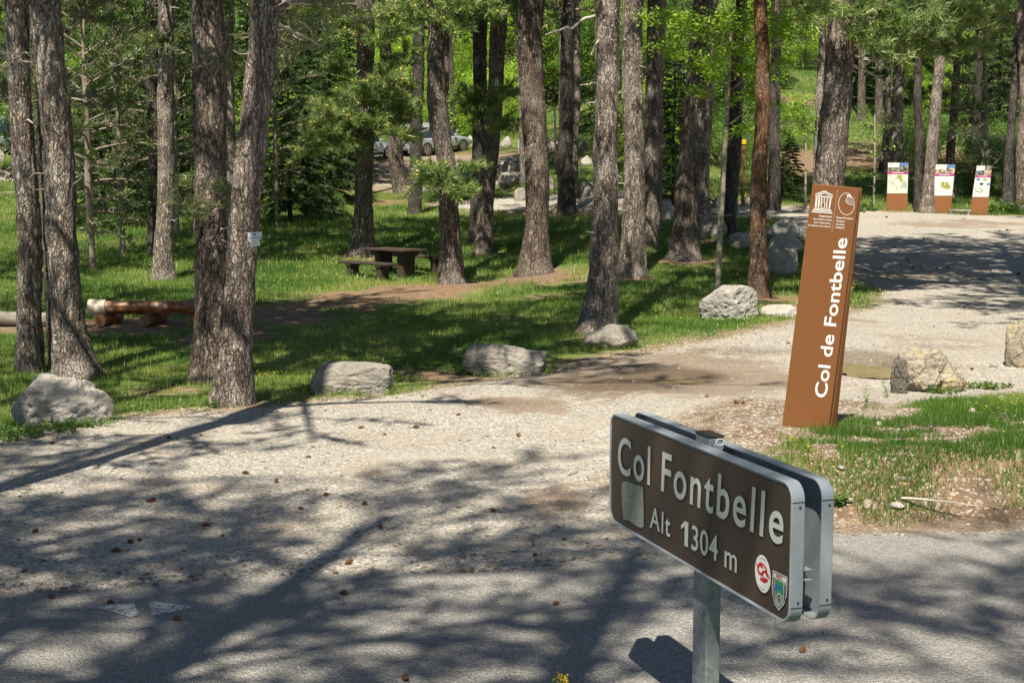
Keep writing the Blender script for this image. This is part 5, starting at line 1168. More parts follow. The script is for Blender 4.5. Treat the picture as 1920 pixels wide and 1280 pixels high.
# brackets between the panels
for x in (.14, WID-.075):
    for z in (.16,):
        mb = MB(); mb.box((x, .0815, z+.018), (.05, .066, .003)); mb.box((x, .0815, z-.018), (.05, .066, .003)); mb.box((x-.0265, .0815, z), (.003, .066, .039)); put(mb, 'bracket', M_ALUD)
mb = MB(); mb.box((PXC, .0815, (.53-(zb-base.z)-.3)/2-.0), (.11, .064, .53+(zb-base.z)+.3-.0)) if False else None
hz = zb-base.z; mb = MB(); mb.box((PXC+.006, .0815, (.528-hz-.25)/2), (.122, .064, .528+hz+.25)); put(mb, 'post', M_GALV, bevel=.006)
mb = MB(); mb.box((PXC+.006, .0815, .5335), (.125, .067, .011)); put(mb, 'post_cap', M_CAP, bevel=.003)
# round tag hanging on the post, on the face that looks right
mb = MB(); mb.lathe([(.0001, .004), (.020, .004), (.0215, .002), (.0215, 0)], 24, 0, 'x', (PXC+.068, .09, .495)); put(mb, 'post_tag', M_ALUD)
mb = MB(); th = np.linspace(0, 2*np.pi, 20); mb.tube(np.stack([np.full(20, PXC+.072), .093+.017*np.cos(th), .512+.013*np.sin(th)], -1), .0022, 6); put(mb, 'tag_ring', M_WHITE_P, smooth=True)
art = Art(spl)
art.text('Col', (1159, 884), (1219, 908), (1160, 817), M_LETT, .012, .0018, 1.16); art.build(sign, {M_LETT.name: 'lettering'}); art.text('Fontbelle', (1240, 918), (1468, 1021), (1243, 846), M_LETT, .012, .0018, 1.16); art.build(sign, {M_LETT.name: 'lettering'})
art.text('Alt', (1219, 987), (1257, 1006), (1220, 948), M_LETT, .010, .0018, 1.15)
art.poly([(1285, 976), (1291.5, 979), (1290.5, 1025.5), (1284, 1022)], M_LETT, .0018); art.poly([(1285.2, 976), (1285, 986), (1278, 991), (1277.5, 984)], M_LETT, .0019)
art.text('304', (1297, 1028), (1346, 1052), (1298, 983), M_LETT, .010, .0018, 1.05)
art.text('m', (1359, 1061), (1382, 1073), (1360, 1016), M_LETT, .010, .0018)
art.build(sign, {M_LETT.name: 'lettering'})
# scraped patch of an old sticker
b = NB('sticker_residue'); co = b.n('NewGeometry').outputs['Position']; nn = b.noise(b.vscale(co, (1, 1, 2.)), 95., 5, .75)
b.principled(b.ramp(nn, [(.35, (.07, .06, .05)), (.45, (.24, .26, .21)), (.65, (.42, .45, .38))]), .8); M_RES = b.m
rp = [(1166, 908), (1169, 902), (1178, 902), (1192, 908), (1206, 912), (1207, 940), (1208, 985), (1204, 990), (1192, 984), (1180, 976), (1169, 972), (1167, 950)]
art.poly(rp, M_RES, .0016); art.build(sign, {M_RES.name: 'sticker_residue'})
# round white sticker with a red curled emblem
st = Art(spl)
st.disc((1431, 1075), (1446, 1083), (1431, 1040), M_WHITE_P, .0018, 40)
def cring(c, rx, ry, m, a0=0, a1=360, inner=.55, off=.0024): st.disc(c, (c[0]+rx, c[1]+rx*.45), (c[0], c[1]-ry), m, off, 20, R(a0), R(a1), True, inner)
cring((1427, 1067), 6.5, 11, M_RED_P, 30, 350, .5); cring((1435, 1078), 5.5, 9.5, M_RED_P, -10, 300, .5); cring((1429, 1066), 10.5, 12, M_RED_P, -10, 120, .72)
st.line([(1427, 1084), (1434, 1089), (1440, 1087)], .012, M_RED_P, .0024); st.line([(1437, 1069), (1444, 1084)], .008, M_RED_P, .0024); st.line([(1419, 1054), (1421, 1059)], .004, M_RED_P, .0024)
cring((1431, 1075), 12.5, 30, M_GREY_P, 60, 110, .93); cring((1431, 1075), 12.5, 30, M_GREY_P, 235, 290, .93)
st.line([(1424, 1040), (1429, 1055)], .002, M_LETT, .0028)
st.build(sign, {M_WHITE_P.name: 'sticker', M_RED_P.name: 'sticker_emblem', M_GREY_P.name: 'sticker_print', M_LETT.name: 'sticker_crease'})
# shield sticker
def shield(s, k):   # k shrink
    P = [(1450, 1068), (1477, 1081), (1477, 1100), (1475.5, 1117), (1471, 1132), (1461, 1144), (1453, 1131), (1449, 1113), (1448, 1095)]
    c = (1463, 1100); return [(c[0]+(p[0]-c[0])*k, c[1]+(p[1]-c[1])*k) for p in P]
st.poly(shield(st, 1.), M_WHITE_P, .0018); st.poly(shield(st, .93), M_BLACK_P, .0022); st.poly(shield(st, .88), M_GREY_P, .0026)
st.poly([(1452, 1073), (1476, 1084), (1476, 1092), (1452, 1080)], M_WHITE_P, .0030)
st.text('MSC', (1457.5, 1081), (1469, 1087), (1457.5, 1075), M_RED_P, .02, .0036)
st.poly([(1455, 1084), (1459, 1088), (1461, 1086), (1463, 1091), (1466, 1089), (1470, 1093), (1470, 1112), (1467, 1122), (1461, 1128), (1456, 1118), (1454.5, 1100)], M_GREEN_P, .0030)
st.disc((1462, 1106), (1469.5, 1110), (1462, 1095), M_BLUE_P, .0034); st.disc((1463, 1115), (1469, 1118), (1463, 1103), M_GREEN_P, .0038); st.disc((1463, 1119), (1468, 1121.5), (1463, 1110), M_GREY_P, .0042); st.disc((1463, 1120), (1465.5, 1121.5), (1463, 1114), M_BLACK_P, .0046, inner=.45)
for q in range(9):
    t = q/8; st.line([(1451.2+t*1.2, 1084+t*36), (1453.2+t*1.2, 1086+t*36)], .0035, M_BLACK_P, .0034); st.line([(1472.5-t*1, 1096+t*26), (1474.5-t*1, 1098+t*26)], .0035, M_BLACK_P, .0034)
st.build(sign, {M_WHITE_P.name: 'shield_sticker', M_BLACK_P.name: 'shield_outline', M_GREY_P.name: 'shield_border', M_RED_P.name: 'shield_lettering', M_GREEN_P.name: 'shield_mountain', M_BLUE_P.name: 'shield_lake'})

# ---------------- tall leaning brown sign
b = NB('rust_brown_paint'); co = b.obj(); n = b.noise(co, 3., 4); n2 = b.noise(co, 70., 3, .7)
b.principled(b.mix(b.math('MULTIPLY', n2, .5), b.mix(n, (.200, .082, .026), (.235, .098, .034)), (.165, .064, .022)), .62, b.bump(n2, .12, .004), 0, .3); M_RUST = b.m
b = NB('rust_brown_faded'); co = b.obj(); n = b.noise(co, 3., 4); b.principled(b.mix(n, (.20, .082, .028), (.25, .108, .040)), .7); M_RUST2 = b.m
zg = gz(2.5, 11.1)-.03
Yl = (CAM_Z-zg)*1.0/(-(at(1465, 806, 1.).z-CAM_Z)); Yr = (CAM_Z-zg)/(-(at(1551, 818, 1.).z-CAM_Z))
BL = at(1465, 806, Yl); BRt = at(1551, 818, Yr); ed = Vector((BRt.x-BL.x, BRt.y-BL.y, 0)).normalized(); tn = Vector((ed.y, -ed.x, 0)); tn = tn if tn.y < 0 else -tn
tpl = Plane(BL, ed, tn); c4 = [tpl.uv(*p) for p in ((1465, 806), (1551, 818), (1611, 353), (1523, 345))]
print('totem', BL, BRt, Yl, Yr, c4)
tot = empty('tall_sign', (BL+BRt)/2); tag(tot, 'tall leaning rust brown sign reading Col de Fontbelle upwards', 'sign')
def slab(c, y0, y1, name, m, par=tot, pl=tpl, ins=0.):
    """front quad c in plane coordinates; depth behind the face y0..y1 at bottom (pairs: bottom, top)"""
    cc = [np.array(q) for q in c]
    V = [pl.w(*cc[i], -(y0[0] if i < 2 else y0[1])) for i in range(4)]+[pl.w(*cc[i], -(y1[0] if i < 2 else y1[1])) for i in range(4)]
    F = [[0, 1, 2, 3], [7, 6, 5, 4], [0, 4, 5, 1], [1, 5, 6, 2], [2, 6, 7, 3], [3, 7, 4, 0]]
    o = poly_obj(name, V, F, m, par); md = o.modifiers.new('bevel', 'BEVEL'); md.width = .004; md.segments = 2; return o
slab(c4, (0, 0), (.022, .022), 'front_plate', M_RUST)
ci = [c4[0]+[.015, 0], c4[1]+[-.010, 0], c4[2]+[-.010, -.02], c4[3]+[.015, -.02]]
slab(ci, (.024, .024), (.040, .034), 'spacer', M_BLACK_P)
slab(c4, (.042, .036), (.135, .052), 'rear_body', M_RUST2)
art = Art(tpl)
art.text('Col de Fontbelle', (1549, 746), (1589, 447), (1527, 743), M_WHITE_P, .016, .0015, 1.02)
art.build(tot, {M_WHITE_P.name: 'lettering'})
# temple emblem: pediment, lettered columns, steps
def q4(a, b, c, d): art.poly([a, b, c, d], M_WHITE_P, .0015)
T = lambda zx, zy: (1490+zx/9.143, 340+zy/9.143)
for a in ([(358, 215), (515, 158), (515, 176), (358, 232)], [(515, 158), (658, 235), (655, 250), (515, 176)], [(385, 238), (512, 192), (512, 206), (430, 240)], [(512, 192), (635, 252), (600, 250), (512, 206)], [(357, 243), (655, 266), (653, 284), (357, 261)],
          [(332, 455), (622, 480), (621, 494), (330, 470)], [(312, 478), (638, 507), (637, 524), (311, 496)], [(291, 508), (648, 540), (647, 556), (291, 527)],
          [(365, 270), (392, 272), (375, 448), (348, 446)], [(412, 274), (438, 276), (422, 454), (396, 450)], [(607, 290), (632, 292), (606, 466), (582, 464)],
          [(458, 278), (474, 280), (462, 456), (446, 454)], [(458, 278), (492, 281), (491, 292), (458, 290)], [(455, 360), (482, 362), (481, 373), (454, 371)], [(448, 444), (478, 447), (477, 458), (447, 455)],
          [(505, 284), (535, 286), (534, 298), (504, 296)], [(505, 284), (518, 285), (512, 365), (499, 363)], [(500, 358), (527, 361), (526, 373), (499, 370)], [(515, 366), (527, 367), (520, 458), (508, 457)], [(490, 446), (519, 449), (518, 460), (489, 458)],
          [(556, 286), (586, 290), (584, 302), (555, 299)], [(556, 286), (570, 288), (554, 458), (540, 456)], [(541, 448), (568, 451), (567, 463), (540, 460)]):
    art.poly([T(*p) for p in a], M_WHITE_P, .0015)
art.build(tot, {M_WHITE_P.name: 'temple_emblem'})
# dotted line
for k in range(26):
    t = (k/25)**1.7; x, y = 736-92*t, 162+685*t; s = 3.2+2.6*t
    art.poly([T(x-s, y-s), T(x+s, y-s), T(x+s, y+s), T(x-s, y+s)], M_WHITE_P, .0015)
art.build(tot, {M_WHITE_P.name: 'dotted_line'})
# spiral shell in an ellipse
def arcl(c, rx, ry, a0, a1, w, tilt=0.): 
    P = []
    for t in np.linspace(R(a0), R(a1), 26): P.append(T(c[0]+rx*math.cos(t)*1.-0*t, c[1]-ry*math.sin(t)))
    art.line(P, w, M_WHITE_P, .0015)
arcl((892, 388), 138, 188, 62, 345, .0042)
for k in range(5):
    r_ = 1-.16*k; P = [T(1032, 415-30*k), T(950-8*k*0, 400-32*k+0), T(890+6*k, 365-25*k), T(878+8*k, 330-18*k), T(905+5*k, 280-8*k), T(900, 240)]
    art.line(P, .0036-.0004*k, M_WHITE_P, .0016)
art.poly([T(890, 228), T(950, 228), T(975, 262), T(1005, 292), T(975, 290), T(940, 262), T(905, 262)], M_WHITE_P, .0016)
art.build(tot, {M_WHITE_P.name: 'shell_emblem'})
for s_, a, b_, c in (('Organisation', (418, 607), (640, 624), (420, 575)), ('des Nations Unies', (322, 655), (632, 680), (324, 627)), ("pour l'éducation,", (333, 712), (622, 738), (335, 684)), ('la science et la culture', (236, 762), (618, 794), (238, 732)),
                 ('Haute-Provence', (716, 634), (1000, 656), (719, 602)), ('Géoparc', (712, 690), (860, 702), (715, 660)), ('mondial', (706, 746), (848, 757), (708, 716)), ('UNESCO', (698, 802), (856, 815), (701, 772))):
    art.text(s_, T(*a), T(*b_), T(*c), M_WHITE_P, .014, .0015); art.build(tot, {M_WHITE_P.name: 'small_lettering'})
# ---------------- three information panels
def imgmat(name, stops, sc):
    b = NB(name); co = b.n('NewGeometry').outputs['Position']; b.principled(b.ramp(b.noise(co, sc, 3, .6), stops), .5); return b.m
M_PH1 = imgmat('printed_photo_hills', [(.38, (.03, .05, .03)), (.5, (.16, .15, .09)), (.6, (.30, .28, .25))], 9.)
M_PH2 = imgmat('printed_photo_stone', [(.38, (.10, .10, .13)), (.5, (.35, .25, .12)), (.62, (.55, .50, .42))], 11.)
M_SKYP = plain('printed_sky', (.10, .22, .42), .5, sc=3, var=.2); M_MAG = plain('magenta_print', (.36, .035, .20), .5, var=.03); M_POST = plain('pale_poster', (.60, .66, .62), .45, var=.03, sc=2)
M_MAPO = plain('olive_map_print', (.30, .29, .06), .5, sc=20, var=.25); M_MAPG = imgmat('pale_map_print', [(.35, (.32, .40, .36)), (.5, (.62, .62, .45)), (.65, (.62, .64, .60))], 5.)
def infopanel(lab, TL, TR, BR_, BL_, vp, vs0, vs1, kind):
    g = G((BL_[0]+BR_[0])/2, (BL_[1]+BR_[1])/2); pl = Plane(g, (1, -.12, 0), (-.12, -1, 0)); e = empty('information_panel', g); tag(e, lab, 'information panel', 'information panels at the back of the clearing')
    c = [pl.uv(*p) for p in (BL_, BR_, TR, TL)]; c[0][1] -= .05; c[1][1] -= .05
    slab(c, (0, 0), (.02, .02), 'front_plate', M_RUST2, e, pl); slab([c[0]+[.02, 0], c[1]-[.012, 0], c[2]-[.012, .02], c[3]+[.02, -.02]], (.022, .022), (.10, .045), 'rear_body', M_BLACK_P, e, pl)
    a = Art(pl)
    L = lambda v, q: (TL[0]+(BL_[0]-TL[0])*(v-TL[1])/(BL_[1]-TL[1])+.5)*(1-q)+(TR[0]+(BR_[0]-TR[0])*(v-TR[1])/(BR_[1]-TR[1])-.6)*q
    def rect(v0, v1, q0, q1, m, off): a.poly([(L(v0, q0), v0), (L(v0, q1), v0), (L(v1, q1), v1), (L(v1, q0), v1)], m, off)
    v0 = TL[1]+.9; rect(v0, vp, 0, 1, M_POST, .004); vm = (v0+vs0)/2
    rect(vm, vs0, 0, .54, M_PH1 if kind != 1 else M_PH2, .006); rect(v0, vs0, .56, 1, M_PH1 if kind == 0 else M_PH2, .006); rect(v0, v0+(vs0-v0)*.35, .58, 1, M_SKYP, .008)
    if kind == 2: rect(v0, vm-.5, .56, 1, M_PH1, .0085); rect(vm+1, vm+4, .05, .3, M_SKYP, .008)
    rect(vs0, vs1, 0, 1, M_MAG, .008); rect(vs0+1.5, vs0+2.3, .2, .8, M_WHITE_P, .010)
    cx, cy = L(v0+2.5, .12), v0+2.5; a.poly([(cx-1, cy-1), (cx+1, cy-.6), (cx+.6, cy+1.2), (cx-.8, cy+.8)], M_MAG, .008)
    H = vp-vs1; mc = (L(vs1+H*.5, .55), vs1+H*.45)
    if kind == 0: rect(vs1+.8, vp-3, .04, .96, M_MAPG, .006); a.poly([(L(vs1+2, .5)+p, vs1+2+q) for p, q in ((0, 0), (4, -1), (8, 2), (7, 6), (9, 10), (6, 14), (4, 9), (1, 6))], M_MAPO, .008)
    if kind == 1:
        P = [(-9, -1), (-7, -5), (-4, -7), (-1, -4), (2, -6), (6, -5), (9, 0), (11, 4), (8, 9), (5, 6), (3, 10), (0, 6), (-3, 8), (-4, 4), (-9, 7), (-7, 2)]; a.poly([(mc[0]+p[0]*.95+1, mc[1]+p[1]*.95) for p in P], M_MAPO, .006); a.poly([(mc[0]-1, mc[1]-1), (mc[0]+3, mc[1]-3.5), (mc[0]+1, mc[1]+1.5)], M_POST, .008)
    if kind == 2:
        for q, vv, m in ((.1, 3, M_SKYP), (.55, 3.5, M_PH2), (.35, 11.5, M_BLACK_P), (.78, 12, M_SKYP)): rect(vs1+vv-1.5, vs1+vv+2.5, q, q+.22, m, .006)
        a.line([(L(vs1+20, .12), vs1+20), (L(vs1+27, .2), vs1+26), (L(vs1+29, .5), vs1+28), (L(vs1+27, .58), vs1+24), (L(vs1+20, .4), vs1+19)], .03, M_MAPO, .006)
    a.build(e, {M_POST.name: 'poster', M_PH1.name: 'poster_photo', M_PH2.name: 'poster_photo', M_SKYP.name: 'poster_sky', M_MAG.name: 'title_band', M_WHITE_P.name: 'title_lettering', M_MAPO.name: 'poster_map', M_MAPG.name: 'poster_map', M_BLACK_P.name: 'poster_photo'})
infopanel('leftmost brown information panel with a blurred pale map', (1664.8, 304.5), (1703.7, 305.5), (1701, 396.4), (1662, 396), 362.4, 322.3, 326.7, 0)
infopanel('middle brown information panel with an olive map shape', (1754.5, 307.7), (1791.7, 309), (1782, 400.8), (1745.7, 398.5), 366.8, 326, 330.3, 1)
infopanel('rightmost brown information panel with four small photos', (1831.3, 310), (1860, 311.5), (1851, 404), (1817.6, 402.8), 369.2, 328.5, 333, 2)
# small white notice on the leaning pine
e6, f6, Y6, g6 = TREES['t6']; M_NOT = plain('white_notice_plastic', (.62, .66, .68), .5, sc=6, var=.1)
tp = np.array(f6(at(476, 447, Y6).z-g6.z)); yn = Y6-tp[3]-.055
npl = Plane(at(464, 460, yn), (1, -.12, 0), (-.12, -1, 0)); nt = empty('notice', at(477, 447, yn)); tag(nt, 'small torn white notice nailed to the leaning pine', 'notice')
a = Art(npl); pts = [(464.5, 436), (491, 434.5), (490.5, 448), (488.5, 449), (487, 461), (475, 461), (474, 464), (471, 463), (470, 458), (467, 452), (465, 450)]
P = [npl.uv(*p) for p in pts]; n = len(P); V = [npl.w(*p, .0) for p in P]+[npl.w(*p, -.004) for p in P]; poly_obj('plate', V, [list(range(n))[::-1], list(range(n, 2*n))]+[[i, (i+1) % n, n+(i+1) % n, n+i] for i in range(n)], M_NOT, nt)
a.text('Lot de Chasse', (466, 447.6), (490, 446.2), (466, 444.6), M_GREEN_P if False else M_CAP, .01, .002); a.line([(472, 451.5), (480, 451.2)], .003, M_CAP); a.line([(482, 451), (488, 450.5)], .002, M_CAP); a.line([(471.5, 456.5), (479, 456.2)], .004, M_CAP); a.line([(481.5, 456.4), (486, 456.2)], .004, M_CAP)
a.poly([(477, 436), (479, 439), (481.5, 440.5), (477.5, 441.5), (473, 440.8), (475.5, 439)], M_GREEN_P); a.build(nt, {M_CAP.name: 'lettering', M_GREEN_P.name: 'lettering_and_badge'})
mb = MB(); mb.lathe([(.0001, .012), (.006, .01), (.007, .004), (.007, -.05)], 8, 0, 'y', tuple(npl.w(*npl.uv(488.5, 451), .0)-np.array(at(477, 447, yn)))); mb.build('nail', M_RUST2, nt)
# trail post with yellow top
g = G(1392, 386); e = empty('trail_post', g); tag(e, 'square wooden trail post with a yellow head beside the reddish trunk', 'post')
h = (386-271)*g.y/2500; w = 6.2*g.y/2500; mb = MB(); mb.box((0, 0, h/2-.1), (w*.8, w*.8, h+.2)); mb.build('post', plain('orange_brown_wood', (.22, .11, .04), .8, sc=9, var=.25), e, bevel=.01)
mb = MB(); mb.box((0, 0, h+.05), (w*1.35, w*1.35, .17)); mb.build('post_head', plain('yellow_paint', (.62, .36, .02), .6), e, bevel=.012)
# ================================================================== BENCHES, TABLES, LOGS, CARS
M_OLDW = plain('weathered_dark_wood', (.05, .036, .026), .85, sc=14, var=.3, bump=.4)
def wood(name, c1, c2, c3, rough, sc=(1., 14., 14.)):
    b = NB(name); co = b.obj(); n = b.noise(b.vscale(co, sc), 1.5, 5, .65, .6); n2 = b.noise(co, 3., 3)
    b.principled(b.ramp(b.math('ADD', b.math('MULTIPLY', n, .5), b.math('MULTIPLY', n2, .6)), [(.42, c1), (.54, c2), (.66, c3)]), rough, b.bump(n, .4, .01), 0, .5); return b.m
M_VARN = wood('varnished_log', (.045, .018, .009), (.24, .075, .016), (.50, .30, .18), .3); M_PEEL = wood('peeled_pale_log', (.33, .25, .16), (.50, .42, .31), (.60, .53, .42), .6)
M_GREYL = wood('grey_weathered_log', (.10, .09, .08), (.20, .18, .155), (.30, .27, .23), .9); M_ENDW = plain('log_end_grain', (.24, .115, .045), .7, sc=25, var=.3)
def bench(label, loc, rz, L, grp, name='picnic_bench'):
    e = empty(name, loc, rz); tag(e, label, 'bench', grp); e.scale = (1, 1, .84)
    mb = MB(); mb.box((0, 0, .42), (L, .34, .07)); mb.build('seat', M_OLDW, e, bevel=.012)
    for x in (-L*.3, L*.3):
        mb = MB(); mb.box((x, 0, .17), (.16, .26, .43)); mb.box((x, 0, .355), (.22, .32, .058)); mb.build('leg', M_OLDW, e, bevel=.012)
    return e
def table(label, loc, rz, L, Wt, grp=None):
    e = empty('picnic_table', loc, rz); tag(e, label, 'picnic table', grp); e.scale = (.97, .97, .84)
    mb = MB()
    for k in range(4): mb.box((0, (k-1.5)*Wt/4, .735+.002*(k % 2)), (L-.03*(k % 2), Wt/4-.012, .06))
    mb.build('tabletop', M_OLDW, e, bevel=.01)
    for x in (-L*.27, L*.27):
        mb = MB(); mb.box((x, 0, .27), (.22, .40, .72)); mb.build('pedestal', M_OLDW, e, bevel=.015)
        mb = MB(); n = 9; P = [(-Wt*.42, .70), (Wt*.42, .70)]+[(Wt*.42*math.cos(t)**.6 if math.cos(t) > 0 else -Wt*.42*abs(math.cos(t))**.6, .70-.17*math.sin(t)) for t in np.linspace(.15, math.pi-.15, n)]
        m_ = len(P); V = [(x-.13, p[0], p[1]) for p in P]+[(x+.13, p[0], p[1]) for p in P]; c0, c1 = 2*m_, 2*m_+1; V += [(x-.13, 0, .62), (x+.13, 0, .62)]; V = np.array(V); k = np.arange(m_); k2 = (k+1) % m_
        mb.add(V, np.vstack([np.stack([np.full(m_, c0), k2, k], -1), np.stack([np.full(m_, c1), m_+k, m_+k2], -1)])); mb.add(V, np.stack([k, k2, m_+k2, m_+k], -1)); mb.build('bracket', M_OLDW, e)
    return e
A = math.atan2(-.73, .68)
def gl(x, y): return Vector((x, y, gz(x, y)))
gt = G(742, 520); tc = Vector((gt.x-.05, gt.y+.35, 0)); px, py = math.sin(-A)*.86, math.cos(A)*.86
table('dark wooden picnic table between two pines, nearer one', gl(tc.x, tc.y), A, 1.65, .78)
bench('dark plank bench in front of the nearer picnic table', gl(tc.x-px*.95, tc.y-py*.95), A, 1.95, 'benches at the nearer picnic table')
bench('dark plank bench behind the nearer picnic table', gl(tc.x+px*.95, tc.y+py*.95), A, 1.95, 'benches at the nearer picnic table')
g2 = G(1345, 306); table('far dark picnic table seen between pine trunks beyond the track', g2, -.2, 2., .85)
bench('far bench in front of the far picnic table', gl(g2.x+.2, g2.y-1.), -.2, 2., None)
# log bench
def log(mb, a, b_, r0, r1, nu=28, mi=0, seed=0):
    n = 26; t = np.linspace(0, 1, n)[:, None]; P = np.array(a)+(np.array(b_)-np.array(a))*t+np.stack([np.zeros(n), .012*(fbm(t[:, 0]*4, seed, 0, 2)-.5), .02*(fbm(t[:, 0]*4, seed+5, 0, 2)-.5)], -1)
    mb.tube(P, np.linspace(r0, r1, n), nu, mi, True, wob=.10)
g = G(270, 609); Yb = g.y; k = Yb/2500; e = empty('log_bench', g); tag(e, 'glossy orange brown log bench on short round log supports', 'bench')
X = lambda u: (u-960)*k-g.x
zc = (609-577.5)*k+.0; mb = MB(); log(mb, (X(190), .02, zc), (X(410), .02, zc+.01), 12.8*k, 13.5*k); mb.build('seat_log', M_VARN, e, smooth=True)
mb = MB(); log(mb, (X(164.5), .02, zc+.012), (X(197), .02, zc+.012), 15.2*k, 15.0*k, seed=3); mb.build('end_log', M_PEEL, e, smooth=True)
mb = MB(); log(mb, (X(356), .04, zc+.02), (X(400), .04, zc+.02), 15.6*k, 15.2*k, seed=7); mb.build('end_log', M_GREYL, e, smooth=True)
for u in (194, 278, 364):
    for q, dx_ in ((0, 0), (1, 8)):
        mb = MB(); mb.tube(np.array([(X(u+dx_*(1 if q else 0)), -.30+q*.42, 10.3*k), (X(u+dx_), .10+q*.42, 10.3*k)]), 10.6*k, 24, 0, True, wob=.04); mb.build('support_log', M_ENDW, e, smooth=False)
g = G(20, 612); e = empty('old_log', g); tag(e, 'old grey log lying behind the two left pines', 'log'); k = g.y/2500
mb = MB(); log(mb, ((-120-20)*k, 0, 15*k), ((92-20)*k, 0, 15.*k), 13*k, 12.5*k, seed=11); mb.build('log', M_GREYL, e, smooth=True)
for u in (-60, 50):
    mb = MB(); mb.tube(np.array([((u-20)*k, -.2, 4*k), ((u-20)*k, .25, 4*k)]), 6*k, 16, 0, True); mb.build('support_log', M_GREYL, e)
g = G(1800, 403); mb = MB(); mb.tube(np.array([(-.35, .1, .13), (.35, .0, .12)]), .055, 10, 0, True); mb.tube(np.array([(-.28, .1, -.1), (-.28, .1, .13)]), .05, 8); mb.tube(np.array([(.28, 0, -.1), (.28, 0, .13)]), .05, 8)
tag(mb.build('wooden_rail', M_GREYL, loc=g, smooth=True), 'low grey wooden rail between the middle and rightmost panels', 'rail')
g = G(362, 518); th = np.linspace(0, math.pi, 14); mb = MB(); mb.tube(np.stack([-.13*np.cos(th), 0*th, .17*np.sin(th)-.02], -1), .017, 8); tag(mb.build('hoop', M_CAP, loc=g, smooth=True), 'small black hoop in the grass left of the thick pine pair', 'hoop')
# cars
def paint(name, c, metal=.4, rough=.28): b = NB(name); b.principled(c, rough, None, metal, .5); return b.m
M_SILV = paint('silver_car_paint', (.46, .50, .54)); M_WCAR = paint('white_car_paint', (.62, .66, .70), .1); M_BCAR = paint('bluish_grey_van_paint', (.34, .42, .50))
b = NB('car_glass'); b.principled((.03, .06, .07), .06, None, 0, .9); M_GLASS = b.m
M_TYRE = plain('tyre_rubber', (.025, .025, .025), .9); M_RIM = paint('alloy_rim', (.55, .55, .55), .8, .3); M_RLAMP = plain('red_lamp_glass', (.5, .02, .015), .2); M_WLAMP = plain('clear_lamp_glass', (.6, .62, .62), .15); M_PLAST = plain('black_trim', (.03, .03, .03), .6); M_PLATE = plain('white_number_plate', (.72, .72, .70), .5)
def loft(mb, st, mi=0):
    """st: list of (x, [(y, z), ...]) half sections from bottom to top centre, mirrored"""
    S = []
    for x, h in st: S.append([(x, -y, z) for y, z in h]+[(x, y, z) for y, z in h[::-1][1:]])
    S = np.array(S, float); n, m_ = S.shape[:2]; i = np.arange(n-1)[:, None]*m_; j = np.arange(m_-1)[None]
    mb.add(S.reshape(-1, 3), np.stack([i+j, i+j+1, i+m_+j+1, i+m_+j], -1).reshape(-1, 4), mi)
    for e_, rv in ((0, 0), (n-1, 1)):
        c = S[e_].mean(0); q = np.arange(m_); f = np.stack([np.full(m_, m_), (q+1) % m_, q] if not rv else [np.full(m_, m_), q, (q+1) % m_], -1); mb.add(np.vstack([S[e_], c]), f, mi)
